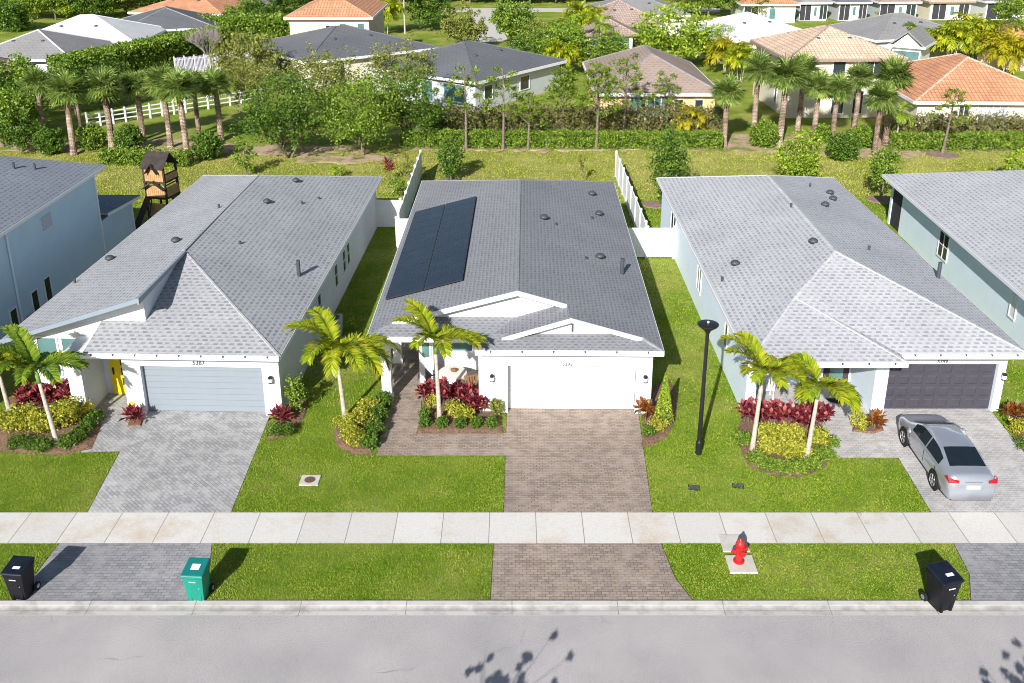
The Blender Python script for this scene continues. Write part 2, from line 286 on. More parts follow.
# ------------------------------------------------------------------ mesh builder
class MB:
    def __init__(s): s.v = []; s.f = []; s.big = []
    def add(s, vs, fs):
        o = len(s.v); s.v += [tuple(p) for p in vs]; s.f += [tuple(o+i for i in q) for q in fs]; return s
    def box(s, x0, x1, y0, y1, z0, z1):
        return s.add([(x0,y0,z0),(x1,y0,z0),(x1,y1,z0),(x0,y1,z0),(x0,y0,z1),(x1,y0,z1),(x1,y1,z1),(x0,y1,z1)],
                     [(3,2,1,0),(4,5,6,7),(0,1,5,4),(1,2,6,5),(2,3,7,6),(3,0,4,7)])
    def poly(s, pts): return s.add(pts, [tuple(range(len(pts)))])
    def slab(s, pts, t):
        n = len(pts); lo = [(p[0], p[1], p[2]-t) for p in pts]
        fs = [tuple(range(n)), tuple(range(2*n-1, n-1, -1))]
        for i in range(n):
            j = (i+1) % n; fs.append((i, n+i, n+j, j))
        return s.add(list(pts)+lo, fs)
    def tube(s, pts, rad, n=8, caps=True):
        pts = [Vector(p) for p in pts]
        if isinstance(rad, (int, float)): rad = [rad]*len(pts)
        vs = []; fs = []
        for i, p in enumerate(pts):
            d = (pts[min(i+1, len(pts)-1)]-pts[max(i-1, 0)]).normalized()
            a = d.cross(Vector((0, 0, 1)) if abs(d.z) < 0.95 else Vector((1, 0, 0))).normalized(); c = d.cross(a)
            for k in range(n):
                q = 2*math.pi*k/n; vs.append(p+(a*math.cos(q)+c*math.sin(q))*rad[i])
        for i in range(len(pts)-1):
            for k in range(n):
                k2 = (k+1) % n; fs.append((i*n+k, i*n+k2, (i+1)*n+k2, (i+1)*n+k))
        if caps: fs.append(tuple(range(n))[::-1]); fs.append(tuple((len(pts)-1)*n+k for k in range(n)))
        return s.add(vs, fs)
    def lathe(s, prof, n=20, o=(0, 0, 0), axis='z'):
        vs = []; fs = []
        for r, z in prof:
            for k in range(n):
                q = 2*math.pi*k/n; a, c = r*math.cos(q), r*math.sin(q)
                vs.append((o[0]+a, o[1]+c, o[2]+z) if axis == 'z' else (o[0]+z, o[1]+a, o[2]+c))
        for i in range(len(prof)-1):
            for k in range(n):
                k2 = (k+1) % n; fs.append((i*n+k, i*n+k2, (i+1)*n+k2, (i+1)*n+k))
        fs.append(tuple(range(n))[::-1]); fs.append(tuple((len(prof)-1)*n+k for k in range(n)))
        return s.add(vs, fs)
    def cloud(s, vs, k):
        """vs: array (m*k,3): m separate k-gons"""
        s.big.append((np.asarray(vs, dtype=np.float32), k)); return s
    def build(s, name, m, parent=None, smooth=False, loc=None, uv=True, bevel=0):
        me = D.meshes.new(name)
        if s.big:
            k = s.big[0][1]; arr = np.concatenate([b[0] for b in s.big]); nv = len(arr); nf = nv//k
            me.vertices.add(nv); me.vertices.foreach_set("co", arr.ravel())
            me.loops.add(nv); me.loops.foreach_set("vertex_index", np.arange(nv, dtype=np.int32))
            me.polygons.add(nf); me.polygons.foreach_set("loop_start", np.arange(0, nv, k, dtype=np.int32))
            me.polygons.foreach_set("loop_total", np.full(nf, k, dtype=np.int32)); me.update(calc_edges=True)
        else:
            me.from_pydata(s.v, [], s.f); me.update()
            if uv:
                l = me.uv_layers.new(name="UVMap").data
                Z = Vector((0, 0, 1))
                for p in me.polygons:
                    n = p.normal
                    u = Vector((1, 0, 0)) if abs(n.z) > 0.9999 else Z.cross(n).normalized()
                    w = n.cross(u)
                    if n.z > 0.9999: w = Vector((0, 1, 0))
                    for li in p.loop_indices:
                        c = me.vertices[me.loops[li].vertex_index].co; l[li].uv = (c.dot(u), c.dot(w))
        me.materials.append(m)
        if smooth: me.polygons.foreach_set("use_smooth", [True]*len(me.polygons))
        o = D.objects.new(name, me); COL.objects.link(o)
        if parent: o.parent = parent
        if loc is not None: o.location = loc
        if bevel:
            md = o.modifiers.new("edges", 'BEVEL'); md.width = bevel; md.segments = 2; md.limit_method = 'ANGLE'
        return o
def tag(o, label=None, cat=None, group=None, kind=None):
    if label: o['label'] = label
    if cat: o['category'] = cat
    if group: o['group'] = group
    if kind: o['kind'] = kind
    return o
def empty(name, loc, rz=0, label=None, cat=None, group=None):
    o = D.objects.new(name, None); COL.objects.link(o); o.location = loc; o.rotation_euler = (0, 0, rz); o.empty_display_size = 0.3
    return tag(o, label, cat, group)
def kids(o): return [c for c in COL.objects if c.parent == o]
def copy_tree(o, parent=None, _k=None):
    c = o.copy(); COL.objects.link(c)
    if parent: c.parent = parent
    for ch in list(o.children): copy_tree(ch, c)
    return c
def dup(o, loc, rz, s, label, group=None, sz=None):
    c = copy_tree(o); c.location = loc; c.rotation_euler = (0, 0, rz); c.scale = (s, s, sz or s); c['label'] = label
    if group: c['group'] = group
    return c

# ------------------------------------------------------------------ foliage geometry
def unit(n):
    a = nr.normal(size=(n, 3)); return a/np.linalg.norm(a, axis=1, keepdims=True)
def leaves_at(P, size, up=0.35, asp=0.5, var=0.35, fixdir=None):
    """diamond leaves at points P"""
    n = len(P); d = unit(n) if fixdir is None else fixdir+unit(n)*0.5
    d /= np.linalg.norm(d, axis=1, keepdims=True)
    w = unit(n); w[:, 2] += up; s = np.cross(d, w); s /= np.linalg.norm(s, axis=1, keepdims=True)+1e-6
    L = size*(1+var*(nr.random((n, 1))*2-1)); W = L*asp*0.5
    a = P-d*L*0.5; c = P+d*L*0.5; m = P+np.cross(s, d)*L*0.08
    return np.stack([a, m+s*W, c, m-s*W], 1).reshape(-1, 3)
def clumps(c, r, nc, per, cr, size, shell=0.55, flat=1.0, asp=0.5, zmin=None, up=0.35):
    """leaf clumps spread through an ellipsoid, most of them near its surface"""
    u = unit(nc); rad = shell+(1-shell)*nr.random((nc, 1))
    rad *= 0.85+0.3*nr.random((nc, 1))
    C = np.array(c)+u*rad*np.array(r)
    if zmin is not None: C[:, 2] = np.maximum(C[:, 2], zmin)
    P = np.repeat(C, per, 0); q = unit(nc*per)*(nr.random((nc*per, 1))**0.5)*cr; q[:, 2] *= flat
    return leaves_at(P+q, size, up, asp)
def boxcloud(x0, x1, y0, y1, z0, z1, n, size, rough=0.08, asp=0.55):
    P = np.stack([nr.uniform(x0, x1, n), nr.uniform(y0, y1, n), nr.uniform(z0, z1, n)], 1)
    k = nr.integers(0, 4, n)
    P[:, 2] = np.where(k < 2, z1+nr.normal(0, rough, n), P[:, 2])
    P[:, 1] = np.where(k == 2, y0+nr.normal(0, rough, n), P[:, 1])
    P[:, 0] = np.where((k == 3) & (nr.random(n) < 0.4), np.where(nr.random(n) < .5, x0, x1), P[:, 0])
    P[:, 2] += 0.06*np.sin(P[:, 0]*2.1)+0.05*np.sin(P[:, 0]*5.3+1)
    return leaves_at(P, size, 0.5, asp)

def fan_palm_crown(n_fan, L, r):
    """sabal crown: costapalmate fans"""
    out = []
    for i in range(n_fan):
        az = r.uniform(0, 6.283); el = math.asin(max(-0.75, min(0.98, r.uniform(-0.72, 1.0))))
        d = np.array([math.cos(az)*math.cos(el), math.sin(az)*math.cos(el), math.sin(el)])
        stem = 0.45*L*r.uniform(0.45, 1.2); o = d*stem
        side = np.cross(d, [0, 0, 1]); side /= np.linalg.norm(side)+1e-6; nrm = np.cross(side, d)
        nl = 11; fl = L*0.66*r.uniform(0.8, 1.1)
        for k in range(nl):
            a = (k-(nl-1)/2)/(nl-1)*2.9
            e = d*math.cos(a)+side*math.sin(a); e = e+nrm*(-0.12*abs(a)); ln = fl*(1-0.22*abs(a)/1.45)
            w = np.cross(e, nrm); w /= np.linalg.norm(w)+1e-6; wd = 0.032*L
            mid = o+e*ln*0.55; tip = o+e*ln; tip[2] -= 0.11*ln*r.uniform(0.4, 1.6); 
            out += [o, mid+w*wd, tip, mid-w*wd]
        w = nrm*0.015*L
        out += [d*0, o*0.5+w, o, o*0.5-w]
    return np.array(out)
def feather_frond(base, az, el, L, droop, r, nl=34, ll=0.5, wide=0.045, vshape=0.45, bush=False):
    """one pinnate frond: arched rachis, leaflets both sides"""
    out = []; h = np.array([math.cos(az), math.sin(az), 0]); p = np.array(base, float); pts = [p.copy()]; tang = []
    e = el; st = 16
    for i in range(st):
        d = h*math.cos(e)+np.array([0, 0, math.sin(e)]); tang.append(d); p = p+d*L/st; pts.append(p.copy()); e -= droop/st*(0.5+1.2*i/st)
    tang.append(tang[-1]); pts = np.array(pts); tang = np.array(tang)
    for i in range(st):
        w = np.cross(tang[i], [0, 0, 1]); w = w/(np.linalg.norm(w)+1e-6)*0.018
        out += [pts[i]+w, pts[i]-w, pts[i+1]-w, pts[i+1]+w]
    for k in range(nl):
        f = 0.14+0.86*k/(nl-1); x = f*st; i = min(int(x), st-1); q = pts[i]+(pts[i+1]-pts[i])*(x-i); d = tang[i]
        side = np.cross(d, [0, 0, 1]); side /= np.linalg.norm(side)+1e-6; up = np.cross(side, d)
        ln = ll*(0.35+0.9*math.sin(math.pi*(0.12+0.80*f)))*r.uniform(0.85, 1.15)
        for sg in (-1, 1):
            vv = r.uniform(-0.9, 0.9) if bush else vshape*r.uniform(0.5, 1.3)
            e2 = side*sg*0.8+d*(0.55+0.5*f)+up*vv; e2 /= np.linalg.norm(e2)
            tip = q+e2*ln; tip[2] -= ln*0.28*r.uniform(0.4, 1.4); mid = q+e2*ln*0.45
            w = np.cross(e2, up); w = w/(np.linalg.norm(w)+1e-6)*wide*0.62
            out += [q, mid+w, tip, mid-w]
    return out

# ------------------------------------------------------------------ ground, road, paving
def sheet(name, pts, z, m, kind='structure', label=None, cat=None):
    o = MB().poly([(p[0], p[1], z) for p in pts]).build(name, m)
    return tag(o, label, cat, None, kind)
def gx(L): return [G(a, b) for a, b in L]
sheet('ground', [(-400, -60), (400, -60), (400, 700), (-400, 700)], 0.0, M['turf'])
sheet('rear_lawn', [(-70, 62.5), (-25, 61.5), (10, 62.5), (70, 61.5), (70, 75.2), (-70, 75.2)], 0.004, M['turf_dry'])
RY0, RY1, GY1, KY1 = 5.0, 22.46, 22.6, 22.97
sheet('road', [(-200, 8.0), (200, 8.0), (200, RY1), (-200, RY1)], 0.004, M['asphalt'])
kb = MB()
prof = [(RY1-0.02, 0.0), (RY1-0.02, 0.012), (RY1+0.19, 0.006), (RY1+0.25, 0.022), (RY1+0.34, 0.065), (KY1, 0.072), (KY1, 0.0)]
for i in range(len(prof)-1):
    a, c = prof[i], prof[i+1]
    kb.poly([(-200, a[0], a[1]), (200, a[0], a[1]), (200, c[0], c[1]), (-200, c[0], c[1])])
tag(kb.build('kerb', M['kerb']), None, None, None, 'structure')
SW0, SW1 = 25.68, 27.30
sheet('sidewalk', [(-200, SW0), (200, SW0), (200, SW1), (-200, SW1)], 0.012, M['sidewalk'])
PAVED = []
def grow(w, d):
    n = len(w); A = sum(w[i][0]*w[(i+1) % n][1]-w[(i+1) % n][0]*w[i][1] for i in range(n)); sg = 1 if A > 0 else -1; out = []
    for i in range(n):
        p, q, r = Vector(w[i-1]), Vector(w[i]), Vector(w[(i+1) % n]); e1 = (q-p).normalized(); e2 = (r-q).normalized()
        m_ = Vector((e1.y+e2.y, -e1.x-e2.x))*sg; m_ = m_.normalized()*d/max(.5, math.cos(e1.angle(e2)/2)); out.append((q.x+m_.x, q.y+m_.y))
    return out
def pave(name, px, m, z=0.008):
    w = [(p.x, p.y) for p in gx(px)]; PAVED.append(w); return sheet(name, w, z, m)
def wpave(name, w, m, z=0.008):
    g_ = grow(w, .022); PAVED.append(g_); sheet('soil_edge', [(x, min(max(y, KY1), 99)) for x, y in g_], z-.0045-.0001*len(PAVED), M['soil']); return sheet(name, w, z, m)
pLd = G(88, 512); pLr = G(231, 512)
wpave('driveway', [(pLd.x, SW1), (pLr.x, SW1), (-9.55, 34.2), (-14.8, 34.2), (-14.45, 31.15)], M['pav_grey'])
wpave('entry_path', [(-14.25, 31.05), (-14.60, 34.2), (-15.5, 35.5), (-16.9, 35.5), (-16.6, 33.6), (-15.85, 30.95)], M['pav_grey'], 0.012)
wpave('driveway', [(G(60, 543).x, SW0), (G(212, 543).x, SW0), (G(207, 600).x, KY1), (G(16, 600).x, KY1)], M['pav_greyb'])
wpave('driveway', [(-0.27, SW1), (4.66, SW1), (5.02, 34.2), (-0.2, 34.2)], M['pav_tan'])
wpave('driveway', [(-0.57, SW0), (4.72, SW0), (4.9, 24.05), (5.3, KY1), (-0.62, KY1)], M['pav_tan'])
pa = G(377, 456); pb = G(388, 385)
wpave('entry_path', [(pa.x, pa.y), (-0.18, pa.y), (-0.14, 32.32), (-3.55, 32.32), (-3.75, 36.6), (-4.2, 44), (-5.5, 44), (pb.x, pb.y)], M['pav_tan'], 0.012)
wpave('patio', [(-3.70, 34.9), (-1.3, 34.9), (-1.3, 37.6), (-3.78, 37.6)], M['pav_tan'], 0.016)
wpave('driveway', [(13.95, SW1), (18.6, SW1), (19.05, 34.4), (14.4, 34.4), (14.1, 31)], M['pav_light'])
p1 = G(838, 458)
wpave('entry_path', [(p1.x, p1.y), (14.11, p1.y), (14.41, 34.4), (14.0, 36.4), (11.2, 36.4), (11.2, 34.2), (11.5, 33.0)], M['pav_light'], 0.012)
wpave('patio', [(9.2, 34.3), (11.19, 34.3), (11.19, 37.0), (9.2, 37.0)], M['pav_light'], 0.008)
wpave('driveway', [(14.0, SW0), (19.0, SW0), (19.6, KY1), (13.35, KY1), (13.85, 24.2)], M['pav_greyb'])
# mulch beds
BEDS = []
def bed(px, name='mulch_bed', m='mulch', z=0.02, world=None, jit=0.0):
    w = world or [(p.x, p.y) for p in gx(px)]
    if jit:
        q = []
        for i in range(len(w)):
            (ax, ay), (cx_, cy_) = w[i], w[(i+1) % len(w)]; k = max(1, int(math.hypot(cx_-ax, cy_-ay)/.7))
            q += [(ax+(cx_-ax)*j/k+rnd.gauss(0, jit*.5), ay+(cy_-ay)*j/k+rnd.gauss(0, jit)) for j in range(k)]
        w = q
    BEDS.append(w)
    c = (sum(p[0] for p in w)/len(w), sum(p[1] for p in w)/len(w))
    mb = MB(); n = len(w); ins = [(c[0]+(p[0]-c[0])*0.86, c[1]+(p[1]-c[1])*0.86, 0.07) for p in w]
    lo = [(p[0], p[1], z*0.2+0.012) for p in w]
    mb.add(lo+ins, [(i, (i+1) % n, n+(i+1) % n, n+i) for i in range(n)]+[tuple(range(n, 2*n))])
    return tag(mb.build(name, M[m]), None, None, None, 'structure')
bed([(416, 434), (504, 434), (500, 404), (488, 384), (430, 384)])
bed([(333, 432), (337, 446), (352, 455), (372, 455), (384, 425), (388, 402), (376, 402), (362, 408), (345, 417)])
bed([(641, 447), (653, 446), (667, 437), (676, 420), (678, 395), (668, 378), (655, 385), (646, 405)])
bed([(742, 455), (750, 468), (772, 476), (800, 478), (822, 470), (832, 458), (824, 428), (800, 404), (748, 404), (737, 430)])
bed([(0, 452), (60, 456), (92, 449), (102, 425), (98, 412), (60, 394), (10, 398), (0, 420)])
bed([(852, 432), (873, 434), (884, 431), (880, 420), (862, 420), (853, 424)])
bed([(127, 427), (141, 427), (144, 418), (131, 416)])
bed([(265, 441), (290, 436), (306, 416), (308, 400), (300, 390), (287, 402), (275, 425)])
bed([(1006, 410), (1010, 428), (1030, 462), (1050, 460), (1040, 405), (1015, 403)])
# back mulch berm and tree rings
bed(None, world=[(-42, 74.5), (-26, 74), (-22, 73.6), (-12, 73.8), (-11, 76), (-22, 76.6), (-26, 78.5), (-42, 78.5)], m='berm', jit=.28)
bed(None, world=[(-16.5, 71.3), (-13.5, 70.8), (-10, 71.6), (-8.8, 73.2), (-12, 73.5), (-16.6, 73)], m='berm', jit=.28)
bed(None, world=[(16.5, 74.3), (30, 72.3), (33.5, 74.5), (33, 81), (16.8, 80)], m='berm', jit=.28)
bed(None, world=[(-8.7, 74.7), (2, 74.5), (16.4, 74.7), (16.5, 76.6), (-8.7, 76.4)], m='berm', jit=.28)
bed(None, world=[(33.6, 74.6), (60, 74.6), (60, 80.0), (33.6, 79)], m='berm', jit=.28)
for q in ((880, 200, 1.0), (942, 155, 1.3), (655, 205, .9), (450, 181, .9)):
    p = G(q[0], q[1]); bed(None, world=[(p.x+q[2]*math.cos(a*.785), p.y+q[2]*math.sin(a*.785)) for a in range(8)], m='ring')
# far street and drives
sheet('street', [tuple(G(x, y)[:2]) for x, y in [(440, 12.0), (720, 12.0), (720, 8.2), (440, 8.2)]], 0.006, M['concrete'])
sheet('far_driveway', [tuple(G(x, y)[:2]) for x, y in [(478, 44), (508, 40), (494, 11.8), (470, 11.8)]], 0.01, M['concrete'])
sheet('far_driveway', [tuple(G(x, y)[:2]) for x, y in [(590, 66), (640, 62), (634, 48), (598, 48)]], 0.01, M['pav_tan'])

# ------------------------------------------------------------------ houses
def win(parent, face, c, u0, u1, z0, z1, glass='glass', mull=0, bars=0, fr='trim', depth=0.05, name='window'):
    """window on a wall: face '-y','+x','-x' at coordinate c, from u0 to u1"""
    def bx(mb, a0, a1, b0, b1, d0, d1):
        if face == '-y': mb.box(a0, a1, c-d1, c-d0, b0, b1)
        elif face == '+x': mb.box(c+d0, c+d1, a0, a1, b0, b1)
        else: mb.box(c-d1, c-d0, a0, a1, b0, b1)
    w = 0.07; f = MB()
    bx(f, u0-w, u0, z0-w, z1+w, 0.002, depth); bx(f, u1, u1+w, z0-w, z1+w, 0.002, depth)
    bx(f, u0, u1, z1, z1+w, 0.002, depth); bx(f, u0, u1, z0-w, z0, 0.002, depth)
    for k in range(mull):
        u = u0+(u1-u0)*(k+1)/(mull+1); bx(f, u-0.025, u+0.025, z0, z1, 0.012, depth-0.006)
    for k in range(bars):
        z = z0+(z1-z0)*(k+1)/(bars+1); bx(f, u0, u1, z-0.02, z+0.02, 0.012, depth-0.010)
    fo = f.build(name, M[fr], parent)
    s = MB(); bx(f if False else s, u0-0.004, u1+0.004, z0-0.004, z1+0.004, 0.004, 0.018); s.build('pane', M[glass], fo)
    return fo
def caps(lines, m, roof, r=0.085):
    mb = MB()
    for a, c in lines:
        mb.tube([(a[0], a[1], a[2]-0.055), (c[0], c[1], c[2]-0.055)], r, 6)
    return mb.build('ridge_cap', m, roof)
def eave_board(parent, a, c, m='trim'):
    a = Vector(a); c = Vector(c); a.z -= .03; c.z -= .03
    return gutter(parent, a, c, m, 'fascia', 0.03, 0.16)
def gutter(parent, a, c, m='trim', name='gutter', w=0.14, h=0.17, spikes=0):
    """gutter box hung on the eave between two points"""
    a = Vector(a); c = Vector(c); d = (c-a).normalized(); n = Vector((d.y, -d.x, 0)); mb = MB()
    P = [a, c, c+n*w, a+n*w]
    mb.slab([(p.x, p.y, p.z+0.012) for p in P], h)
    o = mb.build(name, M[m], parent)
    if spikes:
        s = MB()
        for k in range(spikes):
            q = a+(c-a)*((k+0.5)/spikes)+n*w
            s.box(q.x-0.03, q.x+0.03, q.y-0.012, q.y+0.05, q.z-0.04, q.z+0.022)
        s.build('gutter_bracket', M['vent'], o)  # the small blocks are the gutter's brackets, merged into one mesh
    return o
def vent_pipe(roof, p, h=0.35, r=0.05):
    MB().tube([(p.x, p.y, p.z-0.1), (p.x, p.y, p.z+h)], r, 8).build('vent_pipe', M['vent'], roof)
def vent_hood(roof, p, s=0.22):
    mb = MB(); mb.lathe([(s*0.55, -0.15), (s*0.55, 0.06), (s, 0.08), (s*0.95, 0.15), (s*0.55, 0.22), (0.02, 0.24)], 12, p)
    mb.build('roof_vent', M['vent'], roof, smooth=True)
def wall_lamp(parent, x, y, z):
    f = MB().box(x-0.05, x+0.05, y-0.03, y-0.003, z-0.12, z+0.12).lathe([(0.03, 0.17), (0.09, 0.12), (0.09, -0.12), (0.03, -0.16)], 8, (x, y-0.14, z)).build('wall_lamp', M['blackmetal'], parent)
    MB().lathe([(0.07, 0.08), (0.095, 0.06), (0.095, -0.08), (0.07, -0.10)], 8, (x, y-0.14, z)).build('lamp_glass', M['sticker'], f)
def numerals(parent, txt, x, y, z, size):
    cu = D.curves.new('numerals', 'FONT'); cu.body = txt; cu.size = size; cu.align_x = 'CENTER'; cu.extrude = 0.01
    o = D.objects.new('numerals', cu); COL.objects.link(o)
    bpy.context.view_layer.update(); dg = bpy.context.evaluated_depsgraph_get()
    me = D.meshes.new_from_object(o.evaluated_get(dg)); D.objects.remove(o)
    me.materials.clear(); me.materials.append(M['numeral'])
    n = D.objects.new('house_number', me); COL.objects.link(n); n.parent = parent; n.location = (x, y-0.012, z); n.rotation_euler = (math.pi/2, 0, 0)
def garage_door(parent, x0, x1, z1, y, m, rows, cols, handle=False):
    mb = MB(); mb.box(x0, x1, y, y+0.05, 0.02, z1)
    rh = (z1-0.02)/rows; cw = (x1-x0)/max(cols, 1)
    for i in range(rows):
        if cols:
            for k in range(cols):
                a, c = x0+k*cw+0.07, x0+(k+1)*cw-0.07; e, g = 0.02+i*rh+0.07, 0.02+(i+1)*rh-0.07
                mb.add([(a, y-0.002, e), (c, y-0.002, e), (c, y-0.002, g), (a, y-0.002, g), (a+.04, y-0.03, e+.04), (c-.04, y-0.03, e+.04), (c-.04, y-0.03, g-.04), (a+.04, y-0.03, g-.04)],
                       [(0, 1, 5, 4), (1, 2, 6, 5), (2, 3, 7, 6), (3, 0, 4, 7), (4, 5, 6, 7)])
        else: mb.box(x0+0.01, x1-0.01, y-0.018, y-0.002, 0.02+i*rh+0.012, 0.02+(i+1)*rh-0.012)
    return mb.build('garage_door', m, parent)
def put(name, loc, rz, label, cat='house', group=None): return empty(name, loc, R(rz), label, cat, group)
T = 0.14   # roof thickness

# ---- middle house
H = put('white_house', (0.2, 33.85, 0), -0.8, 'white house in the middle with solar panels on its grey roof and white garage door', 'house', 'white single storey houses along the street')
zr = 4.62
eL, eR = -5.9, 5.57
kW = (zr-3)/(-eL); kE = (zr-3)/eR
def zW(x): return 3+(x-eL)*kW
def zE(x): return 3+(eR-x)*kE
rf = MB()
rf.slab([(0, 1.45, zr), (0, 17.0, zr), (eL, 22.2, 3), (eL, 0.6, 3), (-5.0, 1.45, zW(-5.0))], T)
rf.slab([(eR, -0.5, 3), (eR, 22.2, 3), (0, 17.0, zr), (0, 1.45, zr), (1.95, 1.45, zE(1.95)), (2.07, 0.2, zE(2.07)), (4.85, 0.2, zE(4.85))], T)
rf.slab([(eR, 22.2, 3), (eL, 22.2, 3), (0, 17.0, zr)], T)
zb = zE(2.07)
kB = 0.848/2.67
rf.slab([(-0.6, 0.2, zb-0.85), (2.07, 0.2, zb-0.002), (2.07, 1.85, zb-0.002), (-1.5, 1.85, zb-0.85-.9*kB), (-1.5, .62, zb-.85-.9*kB), (-0.6, .5, zb-.85)], T)
rf.slab([(-1.6, -0.5, 3), (eR-0.004, -0.5, 3), (4.75, 0.52, 3.235), (-1.6, 0.52, 3.235)], T)
rf.slab([(eL+0.004, 0.6, 3), (-0.9, 0.6, 3), (0.35, 1.8, 3.33), (-4.75, 1.8, 3.33)], T)
rf.slab([(-1.6, -0.5, 3.001), (-0.62, 0.52, 3.165), (-1.6, 0.6, 3.01)], .1)
roof = rf.build('roof', M['roof_mid'], H)
caps([((0, 1.45, zr), (0, 17, zr)), ((0, 17, zr), (eR, 22.2, 3)), ((0, 17, zr), (eL, 22.2, 3)), ((eR, -0.5, 3), (4.8, 0.22, zE(4.8)+.02)), ((eL, .6, 3), (-5.0, 1.45, zW(-5)))], M['cap_mid'], roof)
w = MB()
w.box(-1.5, -0.42, 0, 1.2, 0, 2.80); w.box(4.70, 5.25, 0, 1.2, 0, 2.80); w.box(-0.42, 4.70, 0, 1.2, 2.10, 2.80)   # garage front with its opening
w.box(-1.5, 5.25, 1.2, 6.5, 0, 2.86)
w.box(-4.1, -3.5, 2.45, 6.5, 0, 2.86); w.box(-3.5, -1.5, 3.6, 6.5, 0, 2.86)
w.box(-5.45, 5.25, 6.5, 21.8, 0, 2.86)
# gable triangles
w.add([(-4.7, 1.8, 3.25), (1.95, 1.8, 3.25), (1.95, 1.8, zE(1.95)-.05), (0, 1.8, zr-.05), (-4.7, 1.8, zW(-4.7)-.05), (-4.7, 1.9, 3.25), (1.95, 1.9, 3.25), (1.95, 1.9, zE(1.95)-.05), (0, 1.9, zr-.05), (-4.7, 1.9, zW(-4.7)-.05)],
      [(0, 1, 2, 3, 4), (9, 8, 7, 6, 5)])
w.add([(-0.5, 0.5, 3.15), (4.75, 0.5, 3.15), (2.07, 0.5, zb-.05), (-0.5, .6, 3.15), (4.75, .6, 3.15), (2.07, .6, zb-.05)], [(0, 1, 2), (5, 4, 3)])
w.build('wall', M['white'], H)
fm = MB()   # rake boards
def rake(mb, a, c, th=0.18, w_=0.07):
    mb.add([(a[0], a[1]-w_, a[2]-th), (c[0], c[1]-w_, c[2]-th), (c[0], c[1]-w_, c[2]+.015), (a[0], a[1]-w_, a[2]+.015),
            (a[0], a[1]+.006, a[2]-th), (c[0], c[1]+.006, c[2]-th), (c[0], c[1]+.006, c[2]+.015), (a[0], a[1]+.006, a[2]+.015)],
           [(0, 1, 2, 3), (7, 6, 5, 4), (3, 2, 6, 7), (1, 0, 4, 5), (0, 3, 7, 4), (2, 1, 5, 6)])
rake(fm, (-5.0, 1.45, zW(-5.0)), (0, 1.45, zr)); rake(fm, (0, 1.45, zr), (1.95, 1.45, zE(1.95)))
rake(fm, (-0.6, 0.2, zb-.85), (2.07, 0.2, zb), 0.16); rake(fm, (2.07, 0.2, zb), (4.85, 0.2, zE(4.85)), 0.16)
fm.build('fascia', M['trim'], H)
vb = MB(); vb.box(2.10, 2.16, 0.42, 0.497, 3.35, zb-0.32); vb.build('gable_vent', M['vent'], H)
gutter(H, (-1.6, -0.5, 3), (eR+.0, -0.5, 3), spikes=6); gutter(H, (eL, 0.6, 3), (-1.62, 0.6, 3))
eave_board(H, (eR, -0.5, 3), (eR, 22.2, 3)); eave_board(H, (eL, 22.2, 3), (eL, 0.6, 3))
sf = MB(); sf.box(-1.58, eR-.02, -.48, 0.55, 2.80, 2.84); sf.box(eL+.02, -1.52, .62, 6.45, 2.80, 2.84); sf.box(5.27, eR-.02, .57, 22.1, 2.80, 2.84); sf.build('soffit', M['trim'], H)
garage_door(H, -0.36, 4.64, 2.08, 0.34, M['trim'], 4, 0)
ft = MB(); ft.box(-0.50, -0.36, -0.03, 0.2, 0.02, 2.10); ft.box(4.64, 4.78, -0.03, 0.2, 0.02, 2.10); ft.box(-0.50, 4.78, -0.03, 0.2, 2.101, 2.26); ft.build('garage_frame', M['trim'], H)
numerals(H, '5393', 1.95, -0.03, 2.12, 0.2)
wall_lamp(H, 4.98, 0, 1.6); wall_lamp(H, -0.98, 0, 1.6)
for x, y in ((-5.25, 1.0), (-5.25, 4.4)):
    MB().box(x-.19, x+.19, y-.19, y+.19, 0, 2.8).box(x-.23, x+.23, y-.23, y+.23, 0.0, 0.22).build('pillar', M['trim'], H)
win(H, '-y', 3.6, -2.95, -1.95, 0.95, 2.35, 'glassg', 0, 1)
win(H, '-y', 2.45, -3.95, -3.65, 1.2, 2.2, 'glassg')
dr = MB().box(-4.16, -4.11, 3.6, 4.6, 0.03, 2.2).build('front_door', M['glassg'], H)
win(H, '+x', 5.25, 8.0, 9.0, 1.2, 2.3, 'glass', 0, 1); win(H, '-x', -5.45, 9, 10, 1.2, 2.3, 'glass', 0, 1)
def mid_z(X, Y):
    x = X-0.2-(Y-33.85)*0.014; return zW(x) if x < 0 else zE(x)
def loc(Hh, p):
    a = -Hh.rotation_euler.z; d = p-Hh.location
    return Vector((d.x*math.cos(a)-d.y*math.sin(a), d.x*math.sin(a)+d.y*math.cos(a), d.z))
for x, y in ((592, 195), (599, 215), (544, 219), (600, 258)): vent_hood(roof, loc(H, hit(x, y, mid_z)))
for x, y, h in ((592, 219, .15), (556, 225, .12), (586, 259, .12), (622, 274, .75)): vent_pipe(roof, loc(H, hit(x, y, mid_z)), h, 0.09 if h > .5 else .05)
# solar panels, two columns of eleven
x0, x1 = -5.62, -2.32
for ci in range(2):
    for ri in range(11):
        a = x0+(x1-x0)*ci/2+0.012; c = x0+(x1-x0)*(ci+1)/2-0.012; y0 = 3.88+ri*1.07; y1 = y0+1.05
        f = MB(); f.slab([(a, y0, zW(a)+.13), (c, y0, zW(c)+.13), (c, y1, zW(c)+.13), (a, y1, zW(a)+.13)], 0.045)
        fo = f.build('solar_panel', M['solarframe'], H)
        q = MB(); q.slab([(a+.03, y0+.03, zW(a+.03)+.138), (c-.03, y0+.03, zW(c-.03)+.138), (c-.03, y1-.03, zW(c-.03)+.138), (a+.03, y1-.03, zW(a+.03)+.138)], 0.004)
        q.build('cells', M['solar'], fo)

